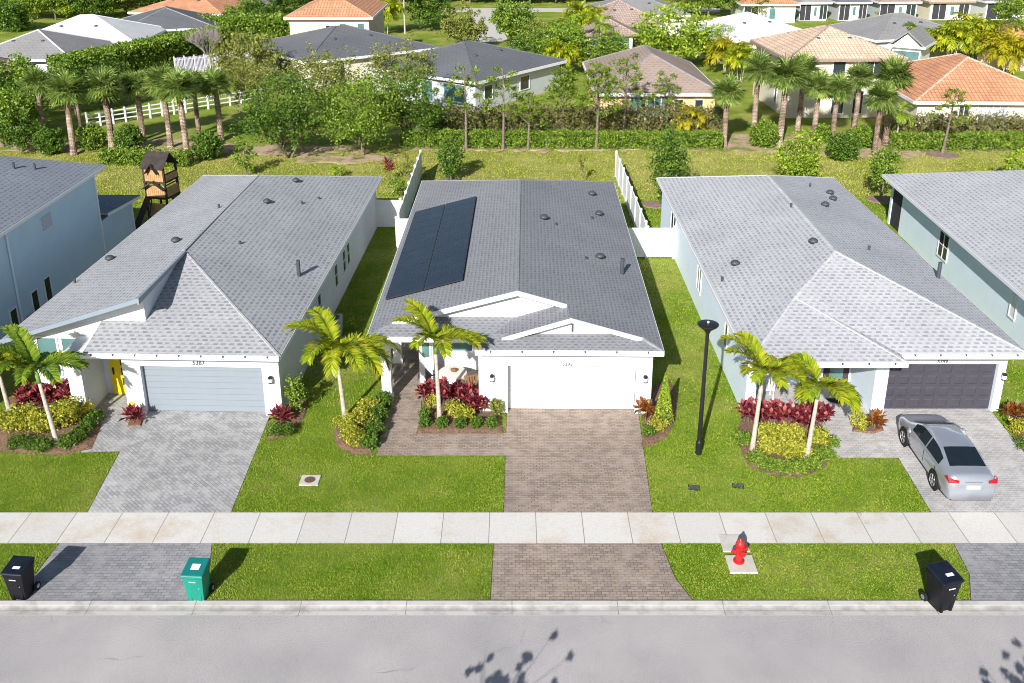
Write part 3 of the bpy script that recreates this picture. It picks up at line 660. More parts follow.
# ---- left house
H = put('white_house', (-14.45, 34.0, 0), -1.9, 'white house with a yellow front door, pale grey garage door and shed roof peak', 'house', 'white single storey houses along the street')
zr = 4.75; eL, eR = -5.2, 5.75
kW = (zr-3)/(-eL); kE = (zr-3)/eR; kF = (zr-3)/6.55
def fz(y): return 3+(y+0.95)*kF
rf = MB()
rf.slab([(-5.62, 0.35, 2.86), (0.12, 0.2, zr+.03), (0.12, 5.3, zr+.03), (0, 17.3, zr), (eL, 23.2, 3)], T)
rf.slab([(eR, -0.95, 3), (eR, 23.2, 3), (0, 17.3, zr), (0, 5.6, zr)], T)
rf.slab([(eR, 23.2, 3), (eL, 23.2, 3), (0, 17.3, zr)], T)
rf.slab([(-1.75, -0.95, 3), (eR-.003, -0.95, 3), (0, 5.6, zr-.003), (0, 0.9, fz(0.9)), (-1.75, 0.9, fz(0.9))], T)
roof = rf.build('roof', M['roof_left'], H)
caps([((0, 5.6, zr), (0, 17.3, zr)), ((0, 5.6, zr), (eR, -0.95, 3)), ((0, 17.3, zr), (eR, 23.2, 3)), ((0, 17.3, zr), (eL, 23.2, 3))], M['cap_left'], roof)
w = MB()
w.box(-0.68, 0.02, -0.2, 1.2, 0, 2.80); w.box(4.78, 5.45, -0.2, 1.2, 0, 2.80); w.box(0.02, 4.78, -0.2, 1.2, 2.10, 2.80)
w.box(-0.68, 5.45, 1.2, 5, 0, 2.86); w.box(-2.2, -0.68, 1.35, 5, 0, 2.86)
w.box(-4.85, -2.2, 0.95, 5, 0, 2.9); w.box(-4.85, 5.45, 5, 22.8, 0, 2.86)
w.add([(-4.85, 0.952, 2.9), (-0.002, 0.952, 2.9), (-0.002, 0.952, zr-.1), (-4.85, 0.952, 3.02), (-4.85, 1.1, 2.9), (-0.1, 1.1, 2.9), (-0.1, 1.1, zr-.15), (-4.85, 1.1, 3.02)], [(0, 1, 2, 3), (7, 6, 5, 4)])
w.add([(0, 0.952, 2.9), (0, 5.5, 2.9), (0, 5.5, zr-.06), (0, 0.952, zr-.1)], [(0, 1, 2, 3)])
w.box(-2.75, -2.2, -0.45, 0.95, 0, 2.80)
w.build('wall', M['white'], H)
fm = MB(); rake(fm, (-5.64, 0.35, 2.86), (0.12, 0.2, zr+.03), .17)
fm.add([(0.12, 0.13, zr-.2), (0.2, 0.13, zr-.2), (0.2, 5.3, zr-.05), (0.12, 5.3, zr-.05), (0.12, 0.13, zr+.05), (0.2, 0.13, zr+.05), (0.2, 5.3, zr+.05), (0.12, 5.3, zr+.05)], [(0, 1, 5, 4), (1, 2, 6, 5), (4, 5, 6, 7), (2, 3, 7, 6), (3, 2, 1, 0), (3, 0, 4, 7)])
fm.build('fascia', M['rake'], H)
gutter(H, (-1.8, -0.95, 3), (eR, -0.95, 3), spikes=9); eave_board(H, (eR, -0.95, 3), (eR, 23.2, 3)); eave_board(H, (eL, 23.2, 3), (-5.62, 0.35, 2.86))
sf = MB(); sf.box(-1.74, eR-.02, -.93, -.22, 2.80, 2.84); sf.box(-2.18, -.70, -.9, 1.33, 2.79, 2.83); sf.box(5.47, eR-.02, -.2, 23, 2.80, 2.84); sf.box(eL+.02, -4.87, .6, 23, 2.8, 2.84); sf.build('soffit', M['trim'], H)
garage_door(H, 0.04, 4.76, 2.09, 0.05, M['gar_grey'], 8, 0)
numerals(H, '5387', 2.35, -0.2, 2.2, 0.24)
wall_lamp(H, 5.12, -0.2, 1.65)
fd = MB().box(-1.9, -0.95, 1.27, 1.34, 0.03, 2.35).build('front_door', M['yellow'], H)
pn = MB()
for k in range(4): pn.box(-1.45, -1.1, 1.25, 1.268, 0.45+k*.46, 0.78+k*.46)
pn.build('door_glass', M['glass'], fd); MB().box(-1.8, -1.74, 1.22, 1.268, 0.95, 1.25).build('handle', M['blackmetal'], fd)
win(H, '-y', 0.95, -4.5, -3.75, 1.0, 2.7, 'glassg', 0, 1); win(H, '-y', 0.95, -3.5, -2.85, 1.0, 2.7, 'glassg', 0, 1)
for y in (6.5, 10.2, 12.2, 13.3): win(H, '+x', 5.45, y, y+.6, 1.1, 2.2, 'glass', 0, 1)
def left_z(X, Y):
    x = X+14.45-(Y-34)*0.033
    return min(3+(x-eL)*kW, 3+(eR-x)*kE)
for x, y in ((110, 260), (176, 242)): vent_hood(roof, loc(H, hit(x, y, left_z)))
for x, y in ((296, 182), (267, 203)): vent_hood(roof, loc(H, hit(x, y, left_z)), .2)
for x, y, h in ((219, 208, .2), (75, 283, .2), (240, 244, .15), (302, 204, .15), (319, 199, .12), (299, 276, .75)): vent_pipe(roof, loc(H, hit(x, y, left_z)), h, .09 if h > .5 else .06)

# ---- right house
H = put('white_house', (14.0, 34.0, 0), 0, 'white house with a pale grey roof and a dark panelled garage door', 'house', 'white single storey houses along the street')
eL, eR = -5.2, 5.5; zr = 4.75
kW = (zr-3)/(-eL); kE = (zr-3)/eR
xm, ym = -2.5, 2.35; zm = 3+(xm-eL)*kW
rf = MB()
rf.slab([(eL, -1.65, 3), (xm, ym, zm), (0, 5.4, zr), (0, 17.3, zr), (eL, 22.8, 3)], T)
rf.slab([(eR, -0.95, 3), (eR, 22.8, 3), (0, 17.3, zr), (0, 5.4, zr)], T)
rf.slab([(eR, 22.8, 3), (eL, 22.8, 3), (0, 17.3, zr)], T)
rf.slab([(eL+.003, -1.65, 3), (0.65, -1.65, 3), (xm, ym, zm-.002)], T)
rf.slab([(0.65, -1.65, 2.999), (0.65, -0.95, 2.999), (xm, ym, zm-.003)], T)
rf.slab([(0.65, -0.95, 3), (eR-.003, -0.95, 3), (0, 5.4, zr-.002), (xm, ym, zm-.002)], T)
roof = rf.build('roof', M['roof_right'], H)
caps([((0, 5.4, zr), (0, 17.3, zr)), ((0, 5.4, zr), (eR, -.95, 3)), ((0, 5.4, zr), (xm, ym, zm)), ((xm, ym, zm), (eL, -1.65, 3)), ((xm, ym, zm), (.65, -1.65, 3)), ((0, 17.3, zr), (eR, 22.8, 3)), ((0, 17.3, zr), (eL, 22.8, 3))], M['cap_right'], roof)
w = MB()
w.box(0.1, 0.6, -0.3, 1.2, 0, 2.80); w.box(4.98, 5.3, 0, 1.2, 0, 2.80); w.box(0.6, 4.98, 0, 1.2, 2.1, 2.80)
w.box(0.1, 5.3, 1.2, 5.5, 0, 2.86); w.box(-4.9, -4.5, -0.4, 5.5, 0, 2.8); w.box(-4.5, 0.1, 2.2, 5.5, 0, 2.82)
w.box(-4.9, 5.3, 5.5, 22.4, 0, 2.86)
w.build('wall', M['paleblue'], H)
ft = MB(); ft.box(0.45, 0.6, -.33, -.303, 0, 2.1); ft.box(4.98, 5.1, -.03, -.003, 0, 2.1); ft.box(0.62, 5.1, -.03, -.003, 2.101, 2.34); ft.build('garage_frame', M['trim'], H)
gutter(H, (eL, -1.65, 3), (0.65, -1.65, 3), spikes=6); gutter(H, (0.68, -0.95, 3), (eR, -0.95, 3), spikes=5); eave_board(H, (eR, -0.95, 3), (eR, 22.8, 3)); eave_board(H, (eL, 22.8, 3), (eL, -1.65, 3))
sf = MB(); sf.box(eL+.02, .62, -1.62, -.42, 2.81, 2.845); sf.box(-4.48, .08, -.4, 2.18, 2.81, 2.845); sf.box(.64, eR-.02, -.93, -.02, 2.805, 2.84); sf.box(eL+.02, -4.92, -.4, 22.6, 2.80, 2.84); sf.box(5.32, eR-.02, 0, 22.6, 2.8, 2.84); sf.build('soffit', M['trim'], H)
garage_door(H, 0.61, 4.97, 2.09, 0.16, M['gar_dark'], 4, 8)
numerals(H, '5399', 2.75, -0.03, 2.14, 0.2)
wall_lamp(H, 5.2, 0, 1.6)
fd = MB().box(-1.05, 0.0, 2.13, 2.19, .03, 2.4).build('front_door', M['darktimber'], H); MB().box(-.82, -.25, 2.11, 2.128, .3, 2.2).build('door_glass', M['glassg'], fd)
win(H, '-y', 2.2, -3.6, -2.0, .9, 2.3, 'glassg', 1)
win(H, '-x', -4.9, 9.3, 10.2, 1.1, 2.3, 'glass', 1, 0, 'trim'); win(H, '-x', -4.9, 3.2, 3.7, 1.2, 2.2, 'glass'); win(H, '-x', -4.9, 17, 18.6, .3, 2.3, 'glass', 1)
def right_z(X, Y):
    x = X-14; return min(3+(x-eL)*kW, 3+(eR-x)*kE)
for x, y in ((830, 194), (833, 200), (825, 206), (813, 243), (735, 265)): vent_hood(roof, loc(H, hit(x, y, right_z)))
for x, y, h in ((810, 187, .2), (791, 207, .2), (869, 250, .2), (722, 281, .2), (938, 278, .75)): vent_pipe(roof, loc(H, hit(x, y, right_z)), h, .09 if h > .5 else .06)

# ---- far right neighbour (pale blue wall)
H = put('pale_house', (22.75, 45.0, 0), -2.0, 'pale house whose long faint blue side wall faces the dark garage house', 'house')
zr = 4.9; eL, eR = -0.45, 10.6; rx = 5.2
rf = MB(); rf.slab([(eL, -12, 3), (rx, -12, zr), (rx, 7.0, zr), (eL, 12.6, 3)], T); rf.slab([(rx, -12, zr), (eR, -12, 3), (eR, 12.6, 3), (rx, 7, zr)], T); rf.slab([(eR, 12.6, 3), (eL, 12.6, 3), (rx, 7, zr)], T)
roof = rf.build('roof', M['roof_right'], H)
w = MB(); w.box(0.1, 10, -11.6, 10.2, 0, 2.86); w.box(0.1, .45, 11.9, 12.2, 0, 2.86); w.box(3.5, 10, 10.2, 12.2, 0, 2.86); w.build('wall', M['paleblue'], H)
MB().box(0.16, 0.2, 10.2, 11.9, 0.05, 2.84).build('porch_screen', M['screen'], H)
eave_board(H, (eL, 12.6, 3), (eL, -12, 3)); eave_board(H, (eR, 12.6, 3), (eL, 12.6, 3))
win(H, '-x', 0.1, 3.0, 4.2, .95, 2.3, 'glass', 1, 1); win(H, '-x', 0.1, -4.9, -4.4, 1.2, 2.2, 'sticker')
MB().box(eL+.02, .08, -11.9, 12.4, 2.80, 2.84).build('soffit', M['trim'], H)

# ---- far left two storey neighbour
H = put('blue_house', (-22.3, 50.0, 0), -1.0, 'two storey blue house with a slate roof and narrow side windows', 'house')
rf = MB(); rx = -6.5; ez = 5.55; zr = 7.9; eR = 0.45; eL = -13.5; yb = .5; yf = -22
rf.slab([(eR, yf, ez), (eR, yb, ez), (rx, yb-5.5, zr), (rx, yf+6, zr)], T); rf.slab([(eL, yb, ez), (eL, yf, ez), (rx, yf+6, zr), (rx, yb-5.5, zr)], T)
rf.slab([(eR, yb, ez), (eL, yb, ez), (rx, yb-5.5, zr)], T); rf.slab([(eL, yf, ez), (eR, yf, ez), (rx, yf+6, zr)], T)
rf.slab([(.4, .02, 3.0), (.4, 4.6, 2.6), (-9, 4.6, 2.6), (-9, .02, 3.0)], .12)
roof = rf.build('roof', M['roof_blue'], H)
w = MB(); w.box(-13, 0, yf+.4, 0, 0, 5.42); w.box(-8.5, 0, 0, 4.2, 0, 2.5); w.build('wall', M['blue'], H)
eave_board(H, (eR, yf, ez), (eR, yb, ez), 'trim'); eave_board(H, (eR, yb, ez), (eL, yb, ez), 'trim')
eave_board(H, (.4, .05, 2.98), (.4, 4.6, 2.58), 'trim')
MB().box(0.003, .05, -.16, -.02, 0, 5.4).build('corner_board', M['trim'], H); MB().box(0.003, .05, 4.04, 4.18, 0, 2.45).build('corner_board', M['trim'], H)
MB().box(.02, eR-.02, yf+.4, .3, 5.40, 5.43).build('soffit', M['trim'], H)
MB().tube([(.06, -9.4, .2), (.06, -9.4, 5.3)], .05, 8).build('downpipe', M['paleblue'], H)
for y, z0, z1 in ((-10.2, .5, 1.7), (-8.2, .6, 1.75), (-6.9, .7, 1.9)): win(H, '+x', 0, y, y+.55, z0, z1, 'glass')
win(H, '+x', 0, -12.4, -11.6, 2.9, 4.6, 'glass', 0, 1)
lv = MB(); lv.box(.004, .04, -6.1, -5.2, 4.1, 4.75)
for k in range(5): lv.box(.042, .06, -6.05, -5.25, 4.15+k*.12, 4.2+k*.12)
lv.build('louvre_vent', M['offwhite'], H)
MB().box(0.03, .45, -8.9, -8.4, .3, .9).build('utility_meter', M['greywall'], H)
LLH = H
def ll_z(X, Y): return ez+(eR-(X+22.3))*(zr-ez)/(eR-rx)
for x, y in ((14, 168), (35, 169)): vent_pipe(roof, loc(H, hit(x, y, ll_z, 6)), .3, .06)

# ------------------------------------------------------------------ background houses
def bg_house(FL, FR, ze, depth, rise, roofm, wallm, label, name='distant_house', wins=(), sides=(), group=None, over=0.45, capm=None, solar=False, gable=False):
    """FL, FR: pixels of the two front eave corners at eave height ze; the house runs back from them"""
    a = G(FL[0], FL[1], ze); c = G(FR[0], FR[1], ze); d = c-a; L = d.length; rz = math.atan2(d.y, d.x)
    H = empty(name, (a.x, a.y, 0), rz, label, 'house', group)
    z1 = ze+rise; rf = MB()
    if gable:
        rf.slab([(0, 0, ze), (L/2, 0, z1), (L/2, depth, z1), (0, depth, ze)], .2); rf.slab([(L/2, 0, z1), (L, 0, ze), (L, depth, ze), (L/2, depth, z1)], .2); lines = []
    elif L >= depth:
        h = depth/2; A, B = (h, h, z1), (L-h, h, z1) if L-h > h+.1 else (h+.1, h, z1)
        rf.slab([(0, 0, ze), (L, 0, ze), B, A], .2); rf.slab([(L, 0, ze), (L, depth, ze), B], .2); rf.slab([(L, depth, ze), (0, depth, ze), A, B], .2); rf.slab([(0, depth, ze), (0, 0, ze), A], .2)
    else:
        h = L/2; A, B = (h, h, z1), (h, depth-h, z1)
        rf.slab([(0, 0, ze), (L, 0, ze), A], .2); rf.slab([(L, 0, ze), (L, depth, ze), B, A], .2); rf.slab([(L, depth, ze), (0, depth, ze), B], .2); rf.slab([(0, depth, ze), (0, 0, ze), A, B], .2)
    roof = rf.build('roof', M[roofm], H)
    if not gable: caps([((0, 0, ze), A), ((L, 0, ze), B if L >= depth else A), (A, B), ((0, depth, ze), A if L >= depth else B), ((L, depth, ze), B)], M[capm or roofm], roof, .12)
    w = MB().box(over, L-over, over, depth-over, 0, ze-.05)
    if gable: w.add([(over, over, ze-.1), (L-over, over, ze-.1), (L/2, over, z1-.25)], [(0, 1, 2)])
    w.build('wall', M[wallm], H)
    f = MB()
    for p, q in (((0, 0), (L, 0)), ((L, 0), (L, depth)), ((0, depth), (0, 0))):
        a_, c_ = Vector((*p, ze)), Vector((*q, ze)); dd = (c_-a_).normalized(); n = Vector((dd.y, -dd.x, 0))
        f.slab([(v.x, v.y, v.z-.02) for v in (a_, c_, c_+n*.1, a_+n*.1)], .26)
    f.build('fascia', M['trim' if roofm not in ('roof_tan', 'roof_pink') else 'roof_brown'], H)
    for s in (0.35, 0.62): vent_hood(roof, Vector((L*s, depth*.3, ze+rise*.55)), .25)
    for u0, u1, z0, z1_, gl, mu in wins: win(H, '-y', over, L*u0, L*u1, z0, z1_, gl, mu, 0, 'trim', .08)
    for fc, v0, v1, z0, z1_, gl in sides: win(H, fc, over if fc == '-x' else L-over, depth*v0, depth*v1, z0, z1_, gl, 0, 0, 'trim', .08)
    return H
bg_house((596, 93), (722, 93), 2.9, 16, 2.5, 'roof_brown', 'yellowwall', 'brown roofed yellow house with a white framed lanai behind the young pines', wins=((.28, .40, .3, 2.4, 'glassg', 1), (.42, .58, .2, 2.5, 'glassg', 2), (.64, .70, .8, 2.2, 'glass', 0), (.80, .86, .8, 2.2, 'glass', 0)), sides=(('+x', .2, .3, 1, 2.2, 'glass'),), capm='roof_grey')
bg_house((476, 82), (566, 60), 2.9, 14, 2.2, 'roof_dark', 'offwhite', 'low house with a dark roof and pale corner wall behind the olive trees', wins=((.12, .2, .9, 2.2, 'glass', 0), (.5, .6, .9, 2.2, 'glass', 0)), sides=(('-x', .12, .3, .4, 2.3, 'glassg'), ('-x', .4, .5, .4, 2.3, 'glassg')))
bg_house((306, 62), (440, 47), 2.9, 15, 2.2, 'roof_dark', 'cream', 'long dark roofed house in front of the orange tiled two storey house', wins=((.2, .28, .6, 2.3, 'glass', 0), (.5, .6, .4, 2.3, 'glass', 1)), sides=(('-x', .3, .6, .6, 2.4, 'screen'),))
bg_house((284, 17), (372, 17), 6.0, 14, 2.0, 'roof_orange', 'peach', 'peach two storey house with an orange tiled roof beyond the long dark roof', wins=((.46, .56, 4.0, 5.0, 'glass', 1), (.62, .69, 2.7, 5.2, 'glassg', 0), (.83, .9, 2.7, 5.2, 'glassg', 0)))
bg_house((4, 44), (136, 43), 2.9, 13, 2.4, 'roof_white', 'cream', 'house under a large white tiled roof beside the tall clipped hedge', capm='trim')
bg_house((-40, 59), (72, 59), 2.9, 12, 2.2, 'roof_grey', 'offwhite', 'weathered grey roofed house before the white tiled roof', capm='roof_white')
bg_house((-90, 86), (38, 72), 2.9, 10, 1.8, 'roof_brown', 'cream', 'dark brown roofed house partly behind the row of sabal palms')
bg_house((118, 31), (216, 27), 2.9, 13, 2.0, 'roof_dark', 'offwhite', 'slate roofed house between the white roof and the peach tiled roof', capm='roof_grey')
bg_house((128, 12), (222, 14), 2.9, 14, 2.2, 'roof_orange', 'peach', 'single storey house with a faded orange roof behind the tall hedge')
bg_house((190, 5), (262, 5), 2.9, 14, 2.0, 'roof_brown', 'cream', 'brown roofed house half hidden beyond the faded orange roof')
bg_house((788, 59), (908, 58), 5.4, 11.5, 2.1, 'roof_tan', 'cream', 'cream two storey house with a tan tiled roof behind the sabal palms', wins=((.14, .23, 3.7, 5.2, 'glass', 0), (.40, .50, 3.9, 5.2, 'glass', 0), (.66, .90, 3.5, 5.3, 'glass', 2), (.42, .52, .4, 2.4, 'glass', 1), (.6, .68, .4, 2.4, 'glass', 0)), sides=(('-x', .2, .28, 3.8, 5, 'glass'), ('-x', .5, .58, 3.8, 5, 'glass'), ('-x', .3, .36, .8, 2.0, 'glass')), capm='roof_pink')
bg_house((915, 101), (1075, 102), 2.9, 15, 2.6, 'roof_orange', 'cream', 'low house with a broad orange tiled roof and grey screened lanai', wins=((.30, .36, .3, 2.4, 'glass', 1), (.42, .60, .2, 2.5, 'greywall', 3)), capm='roof_tan')
bg_house((727, 41), (822, 36), 2.9, 13, 2.3, 'roof_white', 'cream', 'white roofed cream house behind the tan tiled two storey house', sides=(('-x', .3, .36, 1, 2.2, 'glass'),), capm='trim')
bg_house((876, 40), (975, 36), 2.9, 12, 2.2, 'roof_grey', 'offwhite', 'grey roofed house before the green beyond the orange tiled roof')
bg_house((888, 44), (925, 47), 3.0, 6, 1.6, 'roof_grey', 'trim', 'small white gabled wing at the corner of the grey roof', name='gabled_annex', gable=True, wins=((.15, .85, .3, 2.3, 'glassg', 0),))
Ho = bg_house((975, 42), (1090, 50), 2.9, 14, 2.3, 'roof_orange', 'peach', 'orange roofed house carrying dark solar panels at its hip')
for k in range(4):
    x = 5.0+k*1.8; f = MB().slab([(x, 1.2, 3.40), (x+1.7, 1.2, 3.40), (x+1.7, 4.6, 4.52), (x, 4.6, 4.52)], .05); f.build('solar_panel', M['solarframe'], Ho)
Hg = bg_house((586, 34), (637, 34), 2.9, 9, 1.4, 'roof_pink', 'trim', 'white house with a wide pale garage door and pinkish roof', wins=((.17, .86, .15, 2.35, 'glassg', 0),))
bg_house((600, 26), (664, 23), 3.2, 9, 2.6, 'roof_pink', 'trim', 'taller pinkish hipped roof wing beside the pale garage door', wins=((.4, .48, .6, 2.2, 'glass', 0), (.62, .68, .6, 2.2, 'glass', 0)))
bg_house((590, 15), (690, 15), 2.9, 12, 2.0, 'roof_grey', 'cream', 'house with a broad grey roof behind the pinkish garage house')
bg_house((742, 4), (800, 4), 2.9, 10, 1.8, 'roof_orange', 'trim', 'white house with an orange roof and dark porch beyond the white roof', wins=((.06, .3, .2, 2.4, 'glass', 1), (.5, .6, .6, 2.2, 'glassg', 0)))
for i, (x0, x1, wm, lab) in enumerate(((800, 832, 'offwhite', 'pale far row house with two windows beside the reddish olive tree'), (838, 872, 'greywall', 'grey far row house with a dark double porch'), (880, 922, 'offwhite', 'far row house between the double porch and the yellow shrubs'), (930, 976, 'cream', 'cream far row house behind the lime shrubs'), (986, 1050, 'trim', 'bright white house at the end of the far row'))):
    bg_house((x0, 2.5-i*.3), (x1, 2.2-i*.3), 2.9, 12, 1.8, ('roof_grey', 'roof_dark', 'roof_brown', 'roof_tan', 'roof_grey')[i], wm, lab, wins=((.06+.05*(i % 2), .40, .1, 2.5, 'screen', 1), (.50, .58, .8, 2.1, 'glassg', 0), (.68, .9, .3, 2.4, 'screen' if i % 2 else 'glass', 1)), group='houses in the far row')

# ------------------------------------------------------------------ fences
def panel_fence(name, a, c, h, m, label, n, thick=0.05, picket=False, rail=False):
    a = Vector((a[0], a[1], 0)); c = Vector((c[0], c[1], 0)); d = (c-a); L = d.length; rz = math.atan2(d.y, d.x)
    H = empty(name, a, rz, label, 'fence')
    st = L/n
    for k in range(n+1):
        MB().box(k*st-.065, k*st+.065, -.065, .065, 0, h+.06).lathe([(.1, h+.062), (.1, h+.09), (.01, h+.16)], 4, (k*st, 0, 0)).build('post', m, H)
    for k in range(n):
        mb = MB(); x0, x1 = k*st+.067, (k+1)*st-.067
        if rail:
            for z in (.35, .75, 1.12): mb.box(x0, x1, -.02, .02, z, z+.1)
        elif picket:
            mb.box(x0, x1, -.02, .02, .25, .33); mb.box(x0, x1, -.02, .02, h-.3, h-.22); q = x0+.04
            while q < x1-.08: mb.box(q, q+.08, -.045, -.022, .05, h-.02); q += .15
        else:
            mb.box(x0, x1, -.035, .035, .08, .22); mb.box(x0, x1, -.035, .035, h-.14, h); q = x0
            while q < x1-.02: mb.box(q+.004, min(q+.18, x1)-.004, -.018, .018, .222, h-.142); q += .18
        mb.build('panel', m, H)
    return H
V = M['trim']
def g2(x, y): p = G(x, y); return (p.x, p.y)
panel_fence('vinyl_fence', (-8.4, 56.2), (-6.75, 56.1), 1.8, V, 'short white vinyl fence panel closing the yard beside the yellow door house', 1)
panel_fence('vinyl_fence', (-6.6, 53.6), (-6.55, 67.6), 1.8, V, 'long white vinyl fence running back between two yards beside the solar panel roof', 7)
panel_fence('vinyl_fence', (-6.6, 52.6), (-5.35, 52.6), 1.8, V, 'short white vinyl gate panel against the wall of the solar panel house', 1)
panel_fence('vinyl_fence', (6.0, 51.0), (9.05, 51.0), 1.8, V, 'white vinyl gate fence spanning the sunny grass gap between two houses', 2)
panel_fence('vinyl_fence', (7.55, 51.9), (7.45, 67.4), 1.8, V, 'white vinyl fence running back from the gate over the sunny grass gap', 7)
panel_fence('rail_fence', g2(88, 128), g2(262, 101), 1.25, V, 'white rail fence on the slope behind the sabal palm row', 15, rail=True)
panel_fence('picket_fence', g2(176, 75), g2(262, 66), 1.9, M['purple'], 'lilac white picket fence below the bare grey tree', 9, picket=True)

# ------------------------------------------------------------------ street things
def bin_(px, py, rz, body, lid, label, sz=1.0, z=0.0):
    p = G(px, py, z); H = empty('wheelie_bin', (p.x, p.y, z), R(rz), label, 'bin', 'wheelie bins at the kerb')
    mb = MB()
    def ring(w, d0, d1, z): return [(-w, d0, z), (-w*.35, d0-.02, z), (w*.35, d0-.02, z), (w, d0, z), (w, d1, z), (-w, d1, z)]
    rs = [ring(.22, .0, .44, .03), ring(.235, -.03, .47, .35), ring(.27, -.08, .55, .9), ring(.285, -.10, .57, .92), ring(.285, -.10, .58, 1.0)]
    vs = sum(rs, []); fs = [(i*6+k, i*6+(k+1) % 6, (i+1)*6+(k+1) % 6, (i+1)*6+k) for i in range(4) for k in range(6)] + [tuple(range(5, -1, -1)), tuple(range(24, 30))]
    mb.add(vs, fs)
    mb.box(-.17, -.09, -.045, .1, .0, .62); mb.box(.09, .17, -.045, .1, .0, .62)
    mb.build('body', body, H, bevel=.015)
    l = MB()
    A = [(-.31, -.15, .99), (.31, -.15, .99), (.31, .62, 1.07), (-.31, .62, 1.07)]; B = [(-.29, -.12, 1.04), (.29, -.12, 1.04), (.28, .56, 1.15), (-.28, .56, 1.15)]
    l.add(A+B, [(3, 2, 1, 0), (4, 5, 6, 7), (0, 1, 5, 4), (1, 2, 6, 5), (2, 3, 7, 6), (3, 0, 4, 7)])
    lo = l.build('lid', lid, H, bevel=.02)
    s = MB(); zz = lambda y: 1.046+(y+.12)/.68*.11
    s.poly([(-.10, .1, zz(.1)), (.13, .1, zz(.1)), (.13, .32, zz(.32)), (-.10, .32, zz(.32))] if body is M['green_bin'] else [(-.06, .06, zz(.06)), (.14, .06, zz(.06)), (.14, .16, zz(.16)), (-.06, .16, zz(.16))]); s.build('sticker', M['sticker'], lo)
    MB().box(-.24, .24, .63, .67, .98, 1.02).box(-.24, -.2, .57, .64, .95, 1.02).box(.2, .24, .57, .64, .95, 1.02).build('handle', body, H)
    st = MB(); st.box(-.09, .09, -.108, -.102, .78, .81); st.box(-.02, .14, -.062, -.056, .52, .55); st.build('sticker', M['sticker'], H)
    for sx in (-1, 1):
        w = MB().lathe([(.04, -.03), (.125, -.03), (.13, 0), (.125, .03), (.04, .03)], 16, (sx*.27, .50, .13), 'x').build('wheel', M['rubber'], H, smooth=False)
        MB().lathe([(.0, -.034), (.07, -.034), (.07, .034), (.0, .034)], 12, (sx*.27, .50, .13), 'x').build('hub', M['rim'], w)
    H.scale = (sz*1.08, sz, sz*.98)
    return H
bin_(19, 600, -6, M['black'], M['lidblack'], 'black wheelie bin on the lawn edge with a dark shadow over grey pavers')
bin_(196.5, 602, -4, M['green_bin'], M['green_lid'], 'green wheelie bin with a white label on its lid')
bin_(945, 611, 16, M['black'], M['lidblack'], 'black wheelie bin standing in the kerb gutter with its wheel showing', 1.1, 0.02)
# hydrant on its slab
p = G(738.5, 563)
for dy, zz, lab in ((0.0, .06, 'white concrete slab carrying the red hydrant'), (1.02, .05, 'white concrete slab between the red hydrant and the sidewalk')):
    c = G(741, 565); tag(MB().box(c.x-.42, c.x+.42, c.y-.42+dy, c.y+.40+dy, 0, zz).build('concrete_pad', M['concrete'], bevel=.01), lab, 'slab')
Hy = empty('fire_hydrant', (p.x, p.y, .06), R(18), 'red fire hydrant on a white concrete slab in the grass strip', 'hydrant')
MB().lathe([(.17, 0), (.17, .05), (.11, .06), (.11, .1), (.125, .5), (.16, .51), (.16, .56), (.13, .57)], 20).build('barrel', M['red'], Hy, smooth=False)
bo = MB().lathe([(.145, .572), (.15, .60), (.13, .70), (.08, .77), (.04, .79), (.04, .84), (.0, .85)], 20).build('bonnet', M['red'], Hy, smooth=True)
for sx in (-1, 1): MB().lathe([(.055, .1), (.055, .19), (.075, .19), (.075, .24), (.03, .25), (.03, .29)] if sx > 0 else [(.03, -.29), (.03, -.25), (.075, -.24), (.075, -.19), (.055, -.19), (.055, -.1)], 14, (0, 0, .42), 'x').build('nozzle_cap', M['red'], Hy)
nz_ = MB().tube([(0, -.1, .40), (0, -.23, .40)], .09, 14).build('nozzle_cap', M['red'], Hy)
# drain and meter lids
p = G(310, 481); dm = empty('drain_cover', p, 0, 'white concrete square with a round rusty lid in the lawn', 'drain cover')
MB().box(-.33, .33, -.3, .3, 0, .05).build('slab', M['concrete'], dm); MB().lathe([(.19, .051), (.19, .062), (.0, .063)], 20).build('lid', M['lid'], dm)
for x, y, lab in ((694, 488, 'black square meter box lid flush in the green lawn'), (738, 486, 'black meter box lid with bare brown soil behind it')):
    p = G(x, y); u = empty('meter_box', p, R(-8), lab, 'meter box')
    MB().box(-.2, .2, -.15, .15, 0, .022).build('rim', M['rubber'], u); MB().box(-.17, .17, -.12, .12, .023, .03).build('lid', M['vent'], u)
# lamp post
L = empty('street_lamp', (6.84, 30.9, 0), 0, 'tall black street lamp with a flat disc head on the lawn', 'street lamp')
MB().lathe([(.12, 0), (.12, .5), (.10, .55), (.085, .6)], 16).build('base', M['blackmetal'], L)
MB().tube([(0, 0, .6), (0, 0, 4.86)], [.085, .065], 14).build('pole', M['blackmetal'], L)
hd = MB().lathe([(.065, 4.86), (.09, 4.9), (.12, 4.98), (.34, 5.16), (.37, 5.2), (.37, 5.235), (.33, 5.25), (.0, 5.28)], 28).build('lamp_head', M['blackmetal'], L, smooth=False)
MB().lathe([(.04, 5.27), (.04, 5.33), (.0, 5.34)], 10).build('photocell', M['sticker'], hd)

